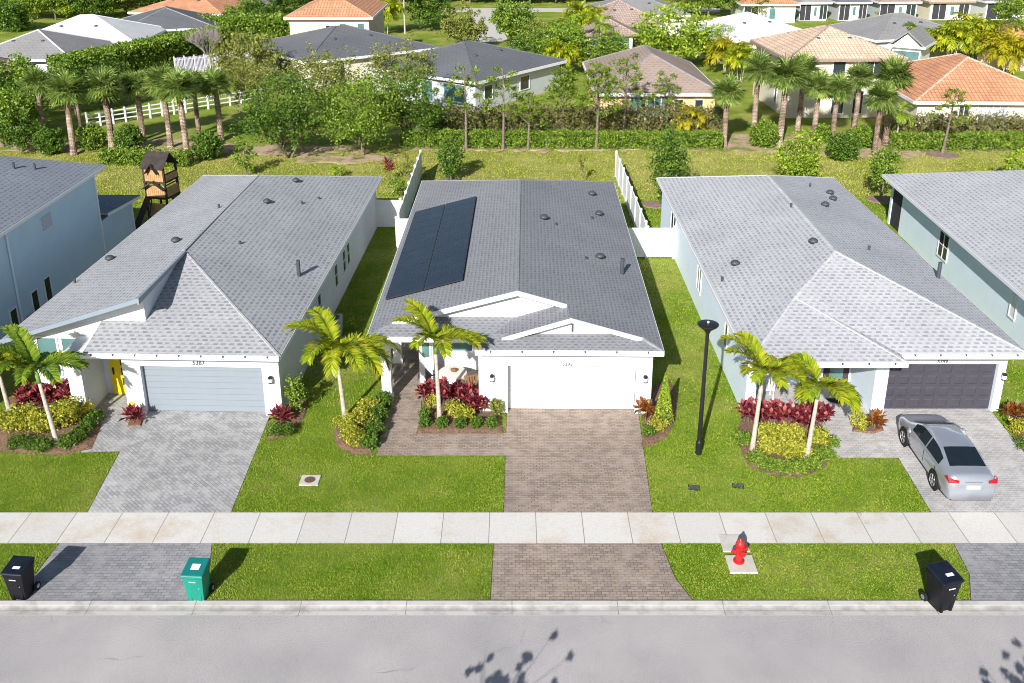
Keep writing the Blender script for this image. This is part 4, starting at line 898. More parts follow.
# ------------------------------------------------------------------ car
def car(loc, rz, paint, label, group=None):
    H = empty('parked_car', loc, rz, label, 'car', group)
    ky = [-2.33, -2.29, -2.2, -1.95, -1.80, -1.0, -0.62, -0.2, 0.3, 0.55, 1.25, 1.42, 1.9, 2.2, 2.32]
    kz = [.62, .98, 1.10, 1.14, 1.16, 1.41, 1.45, 1.46, 1.45, 1.39, 1.05, 1.00, .92, .80, .60]
    kw = [.72, .80, .85, .875, .88, .89, .89, .89, .89, .89, .89, .885, .86, .78, .62]
    kt = [.60, .68, .70, .70, .68, .60, .58, .58, .59, .61, .72, .74, .72, .62, .50]
    kb = [.44, .74, .93, .95, .95, .94, .93, .92, .91, .91, .91, .90, .84, .70, .54]
    ys = np.linspace(-2.33, 2.32, 60); sm = lambda k: np.convolve(np.pad(np.interp(ys, ky, k), 1, mode='edge'), [.25, .5, .25], 'valid')
    zt, ww, wt, zb = sm(kz), sm(kw), sm(kt), sm(kb); z0 = .20
    def prof(i):
        w_, t_, b_, z_ = ww[i], wt[i], zb[i], zt[i]; e = max(z_-.05, b_+.005)
        return [(0, z0), (w_*.86, z0), (w_*.97, z0+.10), (w_, (z0+b_)*.5), (w_*.985, b_-.06), (w_*.95, b_), (t_+.02, e), (t_*.8, z_-.012), (0, z_)]
    vs = []; n = 16
    for i, y in enumerate(ys):
        h = prof(i); ring = [(x, y, z) for x, z in h]+[(-x, y, z) for x, z in h[-2:0:-1]]; vs += ring
    fs = [(i*n+k, i*n+(k+1) % n, (i+1)*n+(k+1) % n, (i+1)*n+k) for i in range(len(ys)-1) for k in range(n)]
    fs += [tuple(range(n))[::-1], tuple((len(ys)-1)*n+k for k in range(n))]
    MB().add(vs, fs).build('body', paint, H, smooth=True)
    def pt(i, seg, t):
        h = prof(i); a, c = h[seg], h[seg+1]; return Vector((a[0]+(c[0]-a[0])*t, ys[i], a[1]+(c[1]-a[1])*t))
    ix = lambda y: int(round((y+2.33)/4.65*59))
    def sidewin(y0, y1, nm, sx):
        mb = MB(); i0, i1 = ix(y0), ix(y1); P = []
        for i in range(i0, i1+1):
            r_ = []
            for t in (.10, .5, .90):
                q = pt(i, 5, t); q.x += .012; q.z += .004; r_.append((q.x*sx, q.y, q.z))
            P.append(r_)
        for a in range(len(P)-1):
            for k in range(2):
                q = [P[a][k], P[a+1][k], P[a+1][k+1], P[a][k+1]]; mb.poly(q if sx > 0 else q[::-1])
        mb.build(nm, M['carglass'], H)
    for sx in (-1, 1): sidewin(-1.35, -.37, 'side_window', sx); sidewin(-.29, .85, 'side_window', sx)
    def topwin(y0, y1, nm, m=None, dz=.014):
        mb = MB(); i0, i1 = ix(y0), ix(y1); P = []
        for i in range(i0, i1+1):
            w_ = wt[i]*.93; P.append([(-w_, ys[i], zt[i]-.018+dz+.004), (-w_*.55, ys[i], zt[i]+dz), (w_*.55, ys[i], zt[i]+dz), (w_, ys[i], zt[i]-.018+dz+.004)])
        for a in range(len(P)-1):
            for k in range(3): mb.poly([P[a][k], P[a][k+1], P[a+1][k+1], P[a+1][k]])
        mb.build(nm, m or M['carglass'], H)
    topwin(-1.80, -1.0, 'rear_window'); topwin(.48, 1.22, 'windscreen')
    for sx in (-1, 1):
        tl = MB(); tl.add([(sx*.52, -2.332, .88), (sx*.83, -2.285, .85), (sx*.893, -2.0, .96), (sx*.85, -2.19, 1.01), (sx*.50, -2.325, .97), (sx*.44, -2.2, .84), (sx*.76, -2.1, .88), (sx*.80, -2.05, 1.0)], [(0, 1, 3, 4), (1, 2, 3), (0, 5, 6, 1), (3, 7, 6, 2)])
        tl.build('tail_light', M['tail'], H)
        hl = MB(); hl.add([(sx*.45, 2.30, .68), (sx*.70, 2.22, .70), (sx*.84, 1.9, .80), (sx*.76, 1.95, .86), (sx*.50, 2.2, .80)], [(0, 1, 2, 3, 4)]); hl.build('headlight', M['headl'], H)
        MB().lathe([(.02, 0), (.10, .02), (.11, .08), (.04, .14)], 10, (0, 0, 0), 'x').build('wing_mirror', paint, H).location = (sx*1.0-.07, .72, .98)
        for k, y in enumerate((-.28, .62)):
            MB().box(sx*.888-.015, sx*.888+.015, y-.62+.12, y-.62+.30, .82, .85).build('door_handle', paint, H)
        for y in (-1.32, 1.36):
            ar = MB().lathe([(.375, sx*.865), (.375, sx*.898)], 24, (0, y, .33), 'x').build('wheel_arch', M['rubber'], H)
            w_ = MB().lathe([(.2, -.10), (.31, -.10), (.325, -.06), (.325, .06), (.31, .10), (.2, .10)], 26, (sx*.815, y, .325), 'x').build('tyre', M['rubber'], H)
            rm = MB().lathe([(.0, sx*.06), (.205, sx*.06), (.215, sx*.108), (.195, sx*.108), (.185, sx*.08), (.0, sx*.082)], 24, (sx*.815, y, .325), 'x')
            for q in range(5):
                a = q*1.2566; rm.tube([(sx*.905, y+.03*math.cos(a), .325+.03*math.sin(a)), (sx*.912, y+.19*math.cos(a), .325+.19*math.sin(a))], .028, 6)
            rm.build('rim', M['rim'], w_)
    H.scale = (.97, 1.045, 1.02)
    MB().box(-.24, .24, -2.335, -2.322, .66, .79).build('number_plate', M['sticker'], H)
    MB().box(-.30, .30, -2.325, -2.30, .885, .91).build('trim_strip', M['chrome'], H)
    MB().box(-.70, .70, -2.322, -2.2, .22, .32).build('bumper_insert', M['rubber'], H)
    for sx in (-1, 1):
        for y in (-1.28, -.33, .90): MB().box(sx*.889-.004, sx*.889+.004, y-.007, y+.007, .40, .86).build('door_seam', M['rubber'], H)
    MB().box(-.50, .50, 2.25, 2.318, .42, .56).build('grille', M['rubber'], H)
    return H
CAR = car((15.40, 30.08, .012), R(-0.7), M['paint'], 'silver saloon parked on the pale paver drive before the dark garage door', 'parked cars')
M['paint_blue'] = plain('blue grey car paint', (0.20, 0.26, 0.36), 0.25, 0.6, 0.3, var=.02); M['paint_dark'] = plain('dark red car paint', (0.16, 0.05, 0.05), 0.25, 0.6, 0.2, var=.02)
for x, y, rz, m, lab in ((625, 50, 4, 'paint_blue', 'blue grey car before the far pale garage door'), (607, 54, 14, 'paint_dark', 'dark car beside the palms on the far tan drive')):
    c = dup(CAR, G(x, y), R(rz), 1, lab, 'parked cars')
    for ch in c.children:
        if ch.name.startswith('body'): ch.data = ch.data.copy(); ch.data.materials[0] = M[m]

# ------------------------------------------------------------------ porch things
def chair(x, y, rz, m, label, z=0.02):
    H = empty('patio_chair', (x, y, z), R(rz), label, 'chair', 'patio chairs on the porches')
    MB().box(-.25, .25, -.25, .25, .40, .46).build('seat', m, H)
    b = MB()
    for k in range(5): b.box(-.25+k*.11, -.19+k*.11, .22, .26, .461, .95)
    b.box(-.27, .27, .215, .265, .951, 1.02); b.build('backrest', m, H)
    for sx in (-1, 1): MB().box(sx*.27-.03, sx*.27+.03, -.25, .25, .62, .66).box(sx*.27-.025, sx*.27+.025, -.25, -.2, .461, .62).build('armrest', m, H)
    for sx in (-1, 1):
        for sy in (-1, 1): MB().box(sx*.22-.025, sx*.22+.025, sy*.22-.025, sy*.22+.025, 0, .399).build('leg', m, H)
    return H
tb = empty('patio_table', (-2.45, 35.85, .02), 0, 'round patio table under a white cloth on the porch of the solar panel house', 'table', None)
MB().lathe([(.0, .70), (.56, .70), (.57, .73), (.0, .745)], 24).build('tabletop', M['wood'], tb)
MB().tube([(0, 0, .03), (0, 0, .69)], .05, 8).lathe([(.28, 0), (.28, .03), (.05, .05)], 12).build('leg', M['blackmetal'], tb)
cl = MB(); n = 32; vs = [(0, 0, .755)]
for r_, z_ in ((.3, .755), (.585, .75), (.60, .70), (.62, .45)):
    vs += [(r_*(1+(.05*math.sin(k*5*6.283/n+1) if z_ < .7 else 0))*math.cos(k*6.283/n), r_*(1+(.05*math.sin(k*5*6.283/n+1) if z_ < .7 else 0))*math.sin(k*6.283/n), z_) for k in range(n)]
fs = [(0, 1+k, 1+(k+1) % n) for k in range(n)]
for i in range(3):
    for k in range(n): a = 1+i*n; fs.append((a+k, a+n+k, a+n+(k+1) % n, a+(k+1) % n))
clo = cl.add(vs, fs).build('tablecloth', M['cloth'], loc=(-2.45, 35.85, .02)); tag(clo, 'white cloth draped over the round porch table', 'tablecloth')
ce = MB().lathe([(.05, 0), (.12, .05), (.14, .12), (.06, .16)], 12).build('wooden_bowl', M['wood'], loc=(-2.4, 35.85, .78)); tag(ce, 'small brown bowl on the white cloth of the porch table', 'bowl')
chair(-1.75, 35.3, 200, M['wood'], 'brown patio chair between the round porch table and the garage wall')
chair(-3.2, 35.5, 120, M['blackmetal'], 'dark patio chair behind the palm trunk at the round porch table')
chair(10.35, 35.1, 180, M['trim'], 'white patio chair on the porch beside the dark front door')
chair(9.5, 35.2, 170, M['trim'], 'white patio chair at the corner of the porch behind the palm trunk')
dmat = MB(); dmat.add([(0.45*math.cos(a), 0.36*math.sin(a), .025) for a in np.linspace(math.pi, 2*math.pi, 14)]+[(0.45*math.cos(a), 0.36*math.sin(a), .0) for a in np.linspace(math.pi, 2*math.pi, 14)], [tuple(range(14)), tuple(range(27, 13, -1))]+[(i, i+14, (i+1) % 14+14, (i+1) % 14) for i in range(14)])
o = dmat.build('doormat', M['rubber'], loc=(13.2, 34.95, .02)); tag(o, 'dark half round doormat before the dark front door', 'doormat')

# ------------------------------------------------------------------ play tower
PT = empty('play_tower', (-21.6, 57.6, 0), R(-14), 'wooden play tower with a dark shingled roof on the lawn behind the blue house', 'play tower')
DT = M['darktimber']
for sx in (-.8, .8):
    for sy in (-.8, .8): MB().box(sx-.07, sx+.07, sy-.07, sy+.07, 0, 3.3).build('post', DT, PT)
MB().box(-.9, .9, -.9, .9, 1.45, 1.55).box(-.9, .9, -.9, .9, 2.35, 2.43).build('deck', DT, PT)
for nm, x0, x1, y, z0, z1 in (('panel', -.72, .72, -.86, .45, 1.2), ('panel', -.72, .72, -.86, 1.56, 2.2), ('panel', -.72, .72, -.86, 2.44, 3.1)):
    mb = MB(); q = x0
    while q < x1-.05: mb.box(q, q+.15, y-.02, y+.02, z0, z1); q += .165
    mb.build(nm, M['timber'], PT)
for z0, z1 in ((1.56, 2.1), (2.44, 2.8)):
    mb = MB(); q = -.7
    while q < .65: mb.box(.84, .88, q, q+.15, z0, z1); q += .165
    mb.build('panel', M['timber'], PT)
MB().slab([(-.5, -1.25, 2.95), (0, -1.25, 3.45), (0, -.9, 3.45), (-.5, -.9, 2.95)], .05).slab([(0, -1.25, 3.45), (.5, -1.25, 2.95), (.5, -.9, 2.95), (0, -.9, 3.45)], .05).build('dormer', DT, PT)
MB().tube([(-.3, -.95, 1.5), (-.1, -2.2, .0)], .05, 6).build('rope', DT, PT)
MB().slab([(-.95, -1.0, 3.2), (-.95, 0, 3.95), (.95, 0, 3.95), (.95, -1.0, 3.2)][::-1], .06).slab([(-.95, 1.0, 3.2), (.95, 1.0, 3.2), (.95, 0, 3.95), (-.95, 0, 3.95)], .06).build('roof', DT, PT)
MB().slab([(-.9, -1.25, 2.05), (0, -1.25, 2.5), (0, -.9, 2.5), (-.9, -.9, 2.05)], .05).slab([(0, -1.25, 2.5), (.9, -1.25, 2.05), (.9, -.9, 2.05), (0, -.9, 2.5)], .05).build('canopy', DT, PT)
MB().slab([(-.9, -2.9, .15), (-.4, -2.9, .15), (-.4, -.9, 1.5), (-.9, -.9, 1.5)], .05).build('ladder', DT, PT)
rl = MB()
for z in (1.9, 2.2, 2.8): rl.box(.83, .87, -.8, .8, z, z+.06); rl.box(-.87, -.83, -.8, .8, z, z+.06)
rl.build('railing', DT, PT)
sl = MB(); sl.slab([(.9, -.4, 1.5), (.9, .4, 1.5), (2.6, .4, .15), (2.6, -.4, .15)], .05); sl.build('slide', M['blackmetal'], PT)
# bits behind
PT.scale = (.84, .84, 1.12)
tk = MB().lathe([(.5, 0), (.55, .1), (.55, 1.5), (.45, 1.7), (.1, 1.8)], 18).build('water_tank', M['teal'], loc=tuple(G(918, 121))); tag(tk, 'teal tank in the yard between cream and orange roofed houses', 'tank')

# ------------------------------------------------------------------ vegetation
def trunk_mb(h, r0, r1, lean=0.0, bend=0.0, n=10, flare=1.25):
    pts = []; rr = []
    for i in range(9):
        t = i/8; pts.append((lean*h*t+bend*math.sin(t*3.1), bend*0.5*math.sin(t*4), h*t)); rr.append((r0+(r1-r0)*t)*(flare if i == 0 else 1.0))
    return MB().tube(pts, rr, n), pts[-1]
# sabal palms: five shapes, copied
SAB = []
def sabal(i, h, L, nf, boot):
    rr_ = random.Random(40+i); H = empty('sabal_palm', (0, 0, 0), 0, None, 'palm tree', None)
    tm, top = trunk_mb(h, .23, .21, rr_.uniform(-.04, .04), rr_.uniform(-.1, .1), 10, 1.3)
    tm.build('trunk', M['sabalbark'], H)
    c = MB(); c.cloud(fan_palm_crown(nf, L, rr_), 4); c.build('crown', M['lf_sabal'], H, loc=(top[0], top[1], h+.05))
    return H
for i in range(5): SAB.append(sabal(i, 1.0*[4.9, 5.3, 4.5, 5.0, 4.7][i], [1.62, 1.75, 1.55, 1.7, 1.5][i], [104, 112, 96, 108, 100][i], 0))
used = [False]*5
def place_sabal(i, px, py, s, rz, label, group):
    p = G(px, py)
    if not used[i]:
        used[i] = True; o = SAB[i]; o.location = p; o.rotation_euler = (0, 0, rz); o.scale = (s, s, s); o['label'] = label; o['group'] = group; return o
    return dup(SAB[i], p, rz, s, label, group)
gl = 'sabal palms in the mulch bed behind the blue house'; gr = 'sabal palms before the tan roofed two storey house'
Lp = [(46, 137, .85, 'sabal palm standing leftmost in the row behind the blue house'),
      (74, 155, 1.0, 'sabal palm with a pale lower trunk nearest the blue house roof'),
      (81, 131, .62, 'shortest sabal palm, tucked behind the palm nearest the blue house roof'),
      (112, 150, 1.12, 'tallest sabal palm with a dark upper trunk in the row behind the play tower'),
      (144, 143, 1.0, 'sabal palm right behind the roof of the play tower'),
      (171, 148, .98, 'sabal palm with a slim pale trunk just beyond the play tower roof'),
      (187, 153, 1.02, 'sabal palm leaning over the mulch nearest the lawn behind the play tower'),
      (199, 133, .86, 'sabal palm set back against the white rail fence'),
      (221, 141, 1.02, 'dark trunked sabal palm beside the round clipped bush, at the row end')]
for i, (x, y, s, lab) in enumerate(Lp): place_sabal((i*2+1) % 5, x, y, s, rnd.uniform(0, 6), lab, gl)
Rp = [(724, 147, .98, 'lone sabal palm at the end of the clipped hedge'),
      (754, 131, 1.06, 'sabal palm with a leaning trunk on the grass beside the cream house wall'),
      (779, 146, 1.12, 'tall sabal palm behind the yellow pyramid bush'),
      (797, 131, .96, 'sabal palm set back against the corner of the cream two storey house'),
      (813, 143, .98, 'sabal palm between the corner palm and the round clipped bushes'),
      (832, 141, .95, 'sabal palm rising behind the larger round clipped bush'),
      (853, 133, .95, 'sabal palm under the triple window of the cream two storey house'),
      (874, 155, .90, 'sabal palm nearest the lawn, before its twin at the row end'),
      (885, 146, 1.05, 'sabal palm behind the nearest trunk at the end of the row by the hedge')]
for i, (x, y, s, lab) in enumerate(Rp): place_sabal((i*3+2) % 5, x, y, s, rnd.uniform(0, 6), lab, gr)

# feather palms in the front beds
def feather(px, py, h, L, nf, seed, label, m='lf_palm', lean=0.0, ll=.5, el=(0.25, 1.35), droop=(.8, 1.5), r=.1, group='feather palms in the front beds', name='feather_palm', azs=None, wide=.062, nl=66, bush=False):
    p = G(px, py); r_ = random.Random(seed); H = empty(name, p, 0, label, 'palm tree', group)
    tm, top = trunk_mb(h, r, r*.62, lean, 0, 12, 1.35); tm.build('trunk', M['palebark'], H, smooth=True)
    MB().tube([top, (top[0]+lean*.3, top[1], h+.28), (top[0]+lean*.6, top[1], h+.62)], [r*.72, r*.8, r*.4], 10).build('crownshaft', M['shaft'], H, smooth=True)
    out = []
    for k in range(nf):
        az = azs[k] if azs else k*2.399+r_.uniform(-.25, .25); e = el[0]+(el[1]-el[0])*((k*.618+.3) % 1)
        out += feather_frond((top[0]+lean*.5, top[1], h+.5), az, e, L*r_.uniform(.85, 1.1), r_.uniform(*droop), r_, nl, ll, wide, .45, bush)
    MB().cloud(np.array(out), 4).build('crown', M[m], H)
    return H
feather(58, 445, 2.6, 1.85, 10, 3, 'green feather palm in the flower bed of the yellow door house', 'lf_palmg', -.10, .42, (.2, 1.35))
feather(10, 412, 1.6, 1.6, 7, 4, 'small feather palm at the edge of the flower bed before the blue house', 'lf_palm', -.08, .40)
feather(345, 418, 2.5, 2.35, 12, 17, 'large yellow green feather palm on the strip between garage and porch pillar', 'lf_palm', -.06, .50, (.0, 1.3), (1.1, 2.0))
feather(440, 422, 2.95, 1.75, 10, 8, 'feather palm in the mulch bed before the porch of the solar panel house', 'lf_palm', -.03, .42, (.1, 1.3))
feather(752, 451, 2.75, 1.8, 10, 9, 'feather palm nearest the street lamp in the oval flower bed', 'lf_palm', .04, .42, (.05, 1.3))
feather(806, 461, 2.55, 1.75, 11, 10, 'leaning feather palm beside the car side of the oval flower bed', 'lf_palm', .05, .42, (-.2, 1.3), (1.0, 2.0))

# shrubs of leaves
def blob(px, py, w, h, m, label, cat='shrub', group=None, name='shrub', size=.09, n=700, d=None, world=None, stem=True, shape='ball', asp=.55, trunkh=0):
    p = world or G(px, py); H = empty(name, (p[0], p[1], .03), 0, label, cat, group); d = d or w
    if not world and w < 1.2 and shape == 'ball': w *= 1.18; d *= 1.18; h *= 1.2; n = int(n*1.35)
    mb = MB()
    if shape == 'cone':
        t = nr.random(n)**.75; a = nr.random(n)*6.283; rr = (1-t)*(.82+.2*nr.random(n))+.03
        bl = np.minimum(1, t*5+.55)
        mb.cloud(leaves_at(np.stack([rr*bl*w/2*np.cos(a), rr*bl*d/2*np.sin(a), .03+t*h], 1), size, .3, asp), 4)
        k = n//3; t = nr.random(k); a = nr.random(k)*6.283; rr = (1-t)*.6*nr.random(k)
        mb.cloud(leaves_at(np.stack([rr*w/2*np.cos(a), rr*d/2*np.sin(a), .03+t*h], 1), size*1.3, .3, asp), 4)
    elif shape == 'clip':
        nc = max(30, n//11); mb.cloud(clumps((0, 0, h*.5), (w*.47, d*.47, h*.5), nc, 22, w*.10, size, .90, 1, asp, size*.4), 4)
        mb.cloud(clumps((0, 0, h*.45), (w*.36, d*.36, h*.4), nc//2, 22, w*.12, size*1.3, .4, 1, asp, size*.4), 4)
    else:
        nc = max(12, n//18); mb.cloud(clumps((0, 0, trunkh+(h-trunkh)*.52), (w*.42, d*.42, (h-trunkh)*.46), nc, 18, w*.13+.03, size, .45, .9, asp, size*.4), 4)
    mb.build('foliage', M[m], H)
    s = MB()
    for k in range(3 if not trunkh else 1): s.tube([(0, 0, -.03), (w*.1*math.cos(k*2.1)*(0 if trunkh else 1), w*.1*math.sin(k*2.1), (trunkh or h*.25)+h*.2)], .02+.012*w, 6)
    s.build('stem', M['bark'], H)
    return H
def ti(px, py, h, m, label, n=7, spread=.3, group=None, cat='shrub', name='ti_plant', ln=.34, world=None):
    """rosettes of broad strap leaves on short canes"""
    p = world or G(px, py); H = empty(name, (p[0], p[1], .03), 0, label, cat, group); out = []; st = MB(); h = h*1.2
    for k in range(n):
        a = k*2.399; rr = spread*math.sqrt((k+.4)/n); c = np.array([rr*math.cos(a), rr*math.sin(a), h*(.62+.38*rnd.random())]); st.tube([(c[0]*.6, c[1]*.6, -.02), tuple(c-np.array([0, 0, .05]))], .015, 5)
        for j in range(13):
            az = j*2.399+k; e = .15+1.15*(j/13); d = np.array([math.cos(az)*math.cos(e), math.sin(az)*math.cos(e), math.sin(e)]); L = ln*1.2*rnd.uniform(.8, 1.15)
            o = c+np.array([0, 0, -.12+.12*j/13]); tip = o+d*L; tip[2] -= .10*math.cos(e); s = np.cross(d, [0, 0, 1]); s = s/np.linalg.norm(s)*.07
            mid = o+d*L*.55; out += [o, mid+s, tip, mid-s]
    MB().cloud(np.array(out), 4).build('foliage', M[m], H); st.build('stem', M['bark'], H)
    return H
# middle house beds
g = 'burgundy ti plants before the porch table'
for i, (x, y, lab) in enumerate(((429, 402, 'burgundy ti plant beside the entry path of the solar panel house'), (441, 401, 'burgundy ti plant directly behind the feather palm trunk at the porch'), (455, 401, 'burgundy ti plant before the dark porch chair and table'), (467, 405, 'burgundy ti plant before the brown patio chair'), (478, 412, 'burgundy ti plant at the garage corner end of the porch row'))):
    ti(x, y, .52, 'lf_red', lab, 14, .40, g, ln=.27)
blob(433, 409, .5, .55, 'lf_yellow', 'small golden shrub between the ti plants and the palm trunk', size=.08, n=420, group='golden shrubs in the porch bed')
blob(455, 418, .75, .6, 'lf_yellow', 'golden shrub in the middle of the porch bed', size=.08, n=700, group='golden shrubs in the porch bed')
blob(466, 421, .7, .5, 'lf_yellow', 'golden shrub nearest the garage in the porch bed', size=.08, n=650, group='golden shrubs in the porch bed')
g = 'clipped round boxwoods edging the porch bed'
for x, y, lab in ((425, 419, 'round clipped boxwood farther up the entry path side of the porch bed'), (425, 427, 'round clipped boxwood at the front corner of the porch bed by the path'), (442, 428, 'round clipped boxwood at the foot of the porch palm trunk'), (461, 428, 'round clipped boxwood before the golden shrubs'), (477, 428, 'round clipped boxwood between the golden shrubs and the garage drive'), (492, 428, 'round clipped boxwood at the drive end of the porch bed')):
    blob(x, y, .5, .42, 'lf_deep', lab, size=.06, n=700, group=g, shape='clip', name='boxwood')
blob(497, 416, .65, .6, 'lf_olive', 'loose olive shrub against the garage pier and wall lamp', size=.1, n=450)
# between walkway and lawn
g = 'golden shrubs on the strip beside the entry path'
for x, y, lab in ((352, 441, 'golden shrub at the front tip of the strip beside the entry path'), (347, 430, 'golden shrub at the foot of the large feather palm'), (361, 425, 'golden shrub halfway up the strip beside the entry path'), (369, 412, 'golden shrub farthest up the strip by the porch pillar'), (357, 447, 'low golden shrub at the mulch edge of the strip')):
    blob(x, y, .85, .55, 'lf_yellow', lab, size=.09, n=650, group=g)
g = 'dark clipped shrubs beside the entry path'
for x, y, lab in ((370, 448, 'dark clipped shrub nearest the lawn corner of the entry path'), (375, 435, 'second dark clipped shrub up the entry path edge'), (379, 421, 'dark clipped shrub halfway along the entry path edge'), (384, 408, 'dark clipped shrub nearest the porch pillar')):
    blob(x, y, .75, .62, 'lf_deep', lab, size=.065, n=1000, group=g, shape='clip')
# right of the middle garage
blob(663, 425, .85, 2.15, 'lf_lime', 'tall cone shaped shrub at the garage corner of the solar panel house', size=.085, n=2200, shape='cone', name='cone_shrub')
ti(645, 421, .55, 'lf_orange', 'red and green croton at the foot of the cone shaped shrub', 6, .28, None, name='croton')
blob(657, 431, .75, .45, 'lf_yellow', 'golden shrub before the cone shaped shrub', size=.085, n=550)
blob(648, 436, .55, .38, 'lf_deep', 'low green shrub at the drive edge below the croton', size=.07, n=500, shape='clip')
# left house right corner
blob(297, 412, .8, 1.35, 'lf_mid', 'tall green shrub at the corner of the grey garage house', size=.10, n=900)
ti(282, 424, .4, 'lf_red', 'burgundy plant beside the grey garage door corner', 5, .28, None)
blob(276, 436, .75, .40, 'lf_deep', 'low dark green shrub on the mulch before the burgundy plant', size=.07, n=600); blob(288, 435, .7, .36, 'lf_deep', 'low dark green shrub beside the mulch curve under the large palm', size=.07, n=600)
# left house bed
g = 'burgundy shrubs under the windows of the yellow door house'
for x, y, lab in ((33, 412, 'burgundy shrub nearest the small feather palm'), (48, 410, 'burgundy shrub behind the taller palm trunk'), (62, 408, 'burgundy shrub under the corner window'), (76, 410, 'burgundy shrub next to the yellow pot and white pillar')):
    ti(x, y, .80, 'lf_red', lab, 16, .5, g, name='ti_plant', ln=.28)
g = 'golden shrubs in the bed of the yellow door house'
for x, y, lab in ((14, 432, 'golden shrub lowest on the outer edge of the bed by the blue house'), (28, 430, 'golden shrub next to the outermost one in the window bed'), (44, 432, 'golden shrub beside the taller palm trunk in the window bed'), (66, 426, 'golden shrub before the burgundy row on the path side'), (76, 421, 'golden shrub just below the yellow pot')):
    blob(x, y, 1.15, .85, 'lf_yellow', lab, size=.10, n=1100, group=g)
g = 'low green shrubs edging the window bed'
for x, y, lab in ((18, 447, 'low green edging shrub at the outer end of the window bed'), (31, 449, 'low green edging shrub second along the lawn curve'), (45, 450, 'low green edging shrub just before the palm trunk base'), (68, 447, 'low green edging shrub right of the palm trunk base'), (80, 440, 'low green edging shrub on the bend towards the entry path'), (89, 430, 'low green edging shrub halfway up the path side'), (95, 421, 'low green edging shrub nearest the white pillar')):
    blob(x, y, .75, .38, 'lf_deep', lab, size=.075, n=700, group=g)
def pot(px, py, label, s=1.0, z=0.03):
    p = G(px, py); o = MB().lathe([(.14*s, 0), (.22*s, .15*s), (.24*s, .38*s), (.20*s, .46*s), (.22*s, .50*s), (.19*s, .50*s), (.17*s, .44*s), (0, .43*s)], 20).build('plant_pot', M['yellowpot'], loc=(p.x, p.y, z), smooth=True); tag(o, label, 'pot', 'yellow plant pots'); return p
p = pot(89, 417, 'tall yellow pot beside the white pillar', 1.0); ti(0, 0, .16, 'lf_mid', 'small green plant growing in the tall yellow pot', 3, .1, None, 'plant', 'potted_plant', .2, (p.x, p.y, .45))
pt_ = Vector(G(135, 411)); o = pot(135, 411, 'yellow pot by the garage jamb above the burgundy plant', 1.0); ti(0, 0, .15, 'lf_red', 'red plant growing in the yellow pot by the garage jamb', 3, .08, None, 'plant', 'potted_plant', .18, (pt_.x, pt_.y, .44))
ti(135, 423, .42, 'lf_red', 'burgundy plant on the small tan mulch patch by the grey garage door', 6, .25, None)
# right house bed
g = 'burgundy ti plants in the oval bed'
for x, y, lab in ((750, 423, 'burgundy ti plant at the lamp post end of the oval bed'), (763, 425, 'burgundy ti plant just behind the nearer palm trunk'), (776, 425, 'burgundy ti plant in the middle of the oval bed row'), (789, 427, 'burgundy ti plant before the white patio chair'), (802, 428, 'burgundy ti plant behind the leaning palm'), (817, 425, 'burgundy ti plant at the path end of the oval bed')):
    ti(x, y, .60, 'lf_red', lab, 14, .42, g, ln=.28)
g = 'golden shrubs in the oval bed'
k = 0
for (x, y, lab) in ((764, 441, 'golden shrub beside the nearer palm trunk, back row'), (779, 442, 'golden shrub in the centre of the back row'), (794, 442, 'golden shrub in the back row beside the leaning trunk'), (770, 454, 'golden shrub in the front row near the palm by the lamp'), (785, 457, 'golden shrub in the middle of the front row'), (799, 457, 'golden shrub in the front row at the leaning trunk'), (818, 446, 'golden shrub right of the leaning trunk')):
    blob(x, y, .85, .55, 'lf_yellow', lab, size=.10, n=900, group=g)
g = 'low green plants edging the oval bed'
for x, y, lab in ((744, 443, 'low green clump behind the nearer palm base on the lamp side'), (756, 463, 'low green edging clump just in front of the nearer palm base'), (769, 469, 'low green edging clump on the front curve near the palm'), (784, 471, 'low green edging clump at the foremost point of the oval bed'), (799, 471, 'low green edging clump before the leaning trunk'), (813, 467, 'low green edging clump on the front curve towards the car'), (824, 458, 'low green edging clump at the corner with the paver path'), (828, 445, 'low green edging clump highest along the paver path')):
    blob(x, y, .8, .26, 'lf_mid', lab, size=.075, n=900, group=g, name='edging_plant')
blob(859, 429, .65, .6, 'lf_yellow', 'golden shrub on the small patch beside the white pillar', size=.09, n=500); ti(876, 430, .45, 'lf_orange', 'red green croton on the small patch before the dark garage door', 5, .22, None, name='croton')
ti(1012, 421, .5, 'lf_orange', 'red croton at the far edge of the dark garage door', 6, .32, None, name='croton'); blob(1018, 434, .8, .5, 'lf_yellow', 'golden shrub below the croton beyond the dark garage door', size=.09, n=500); blob(1022, 449, .7, .4, 'lf_deep', 'low green shrub beside the pale drive below the croton', size=.07, n=500)
blob(352, 330, .5, .5, 'lf_lime', 'small bright plant in the shaded side yard', size=.1, n=250)
MBx = MB().box(-.4, .4, -.4, .4, .05, .75); Hac = empty('air_conditioner', tuple(G(334, 332)), R(5), 'grey air conditioner unit in the shaded side yard', 'air conditioner'); MBx.build('casing', M['greywall'], Hac); MB().lathe([(.3, .752), (.3, .77), (.05, .775)], 18).build('fan_grille', M['blackmetal'], Hac)
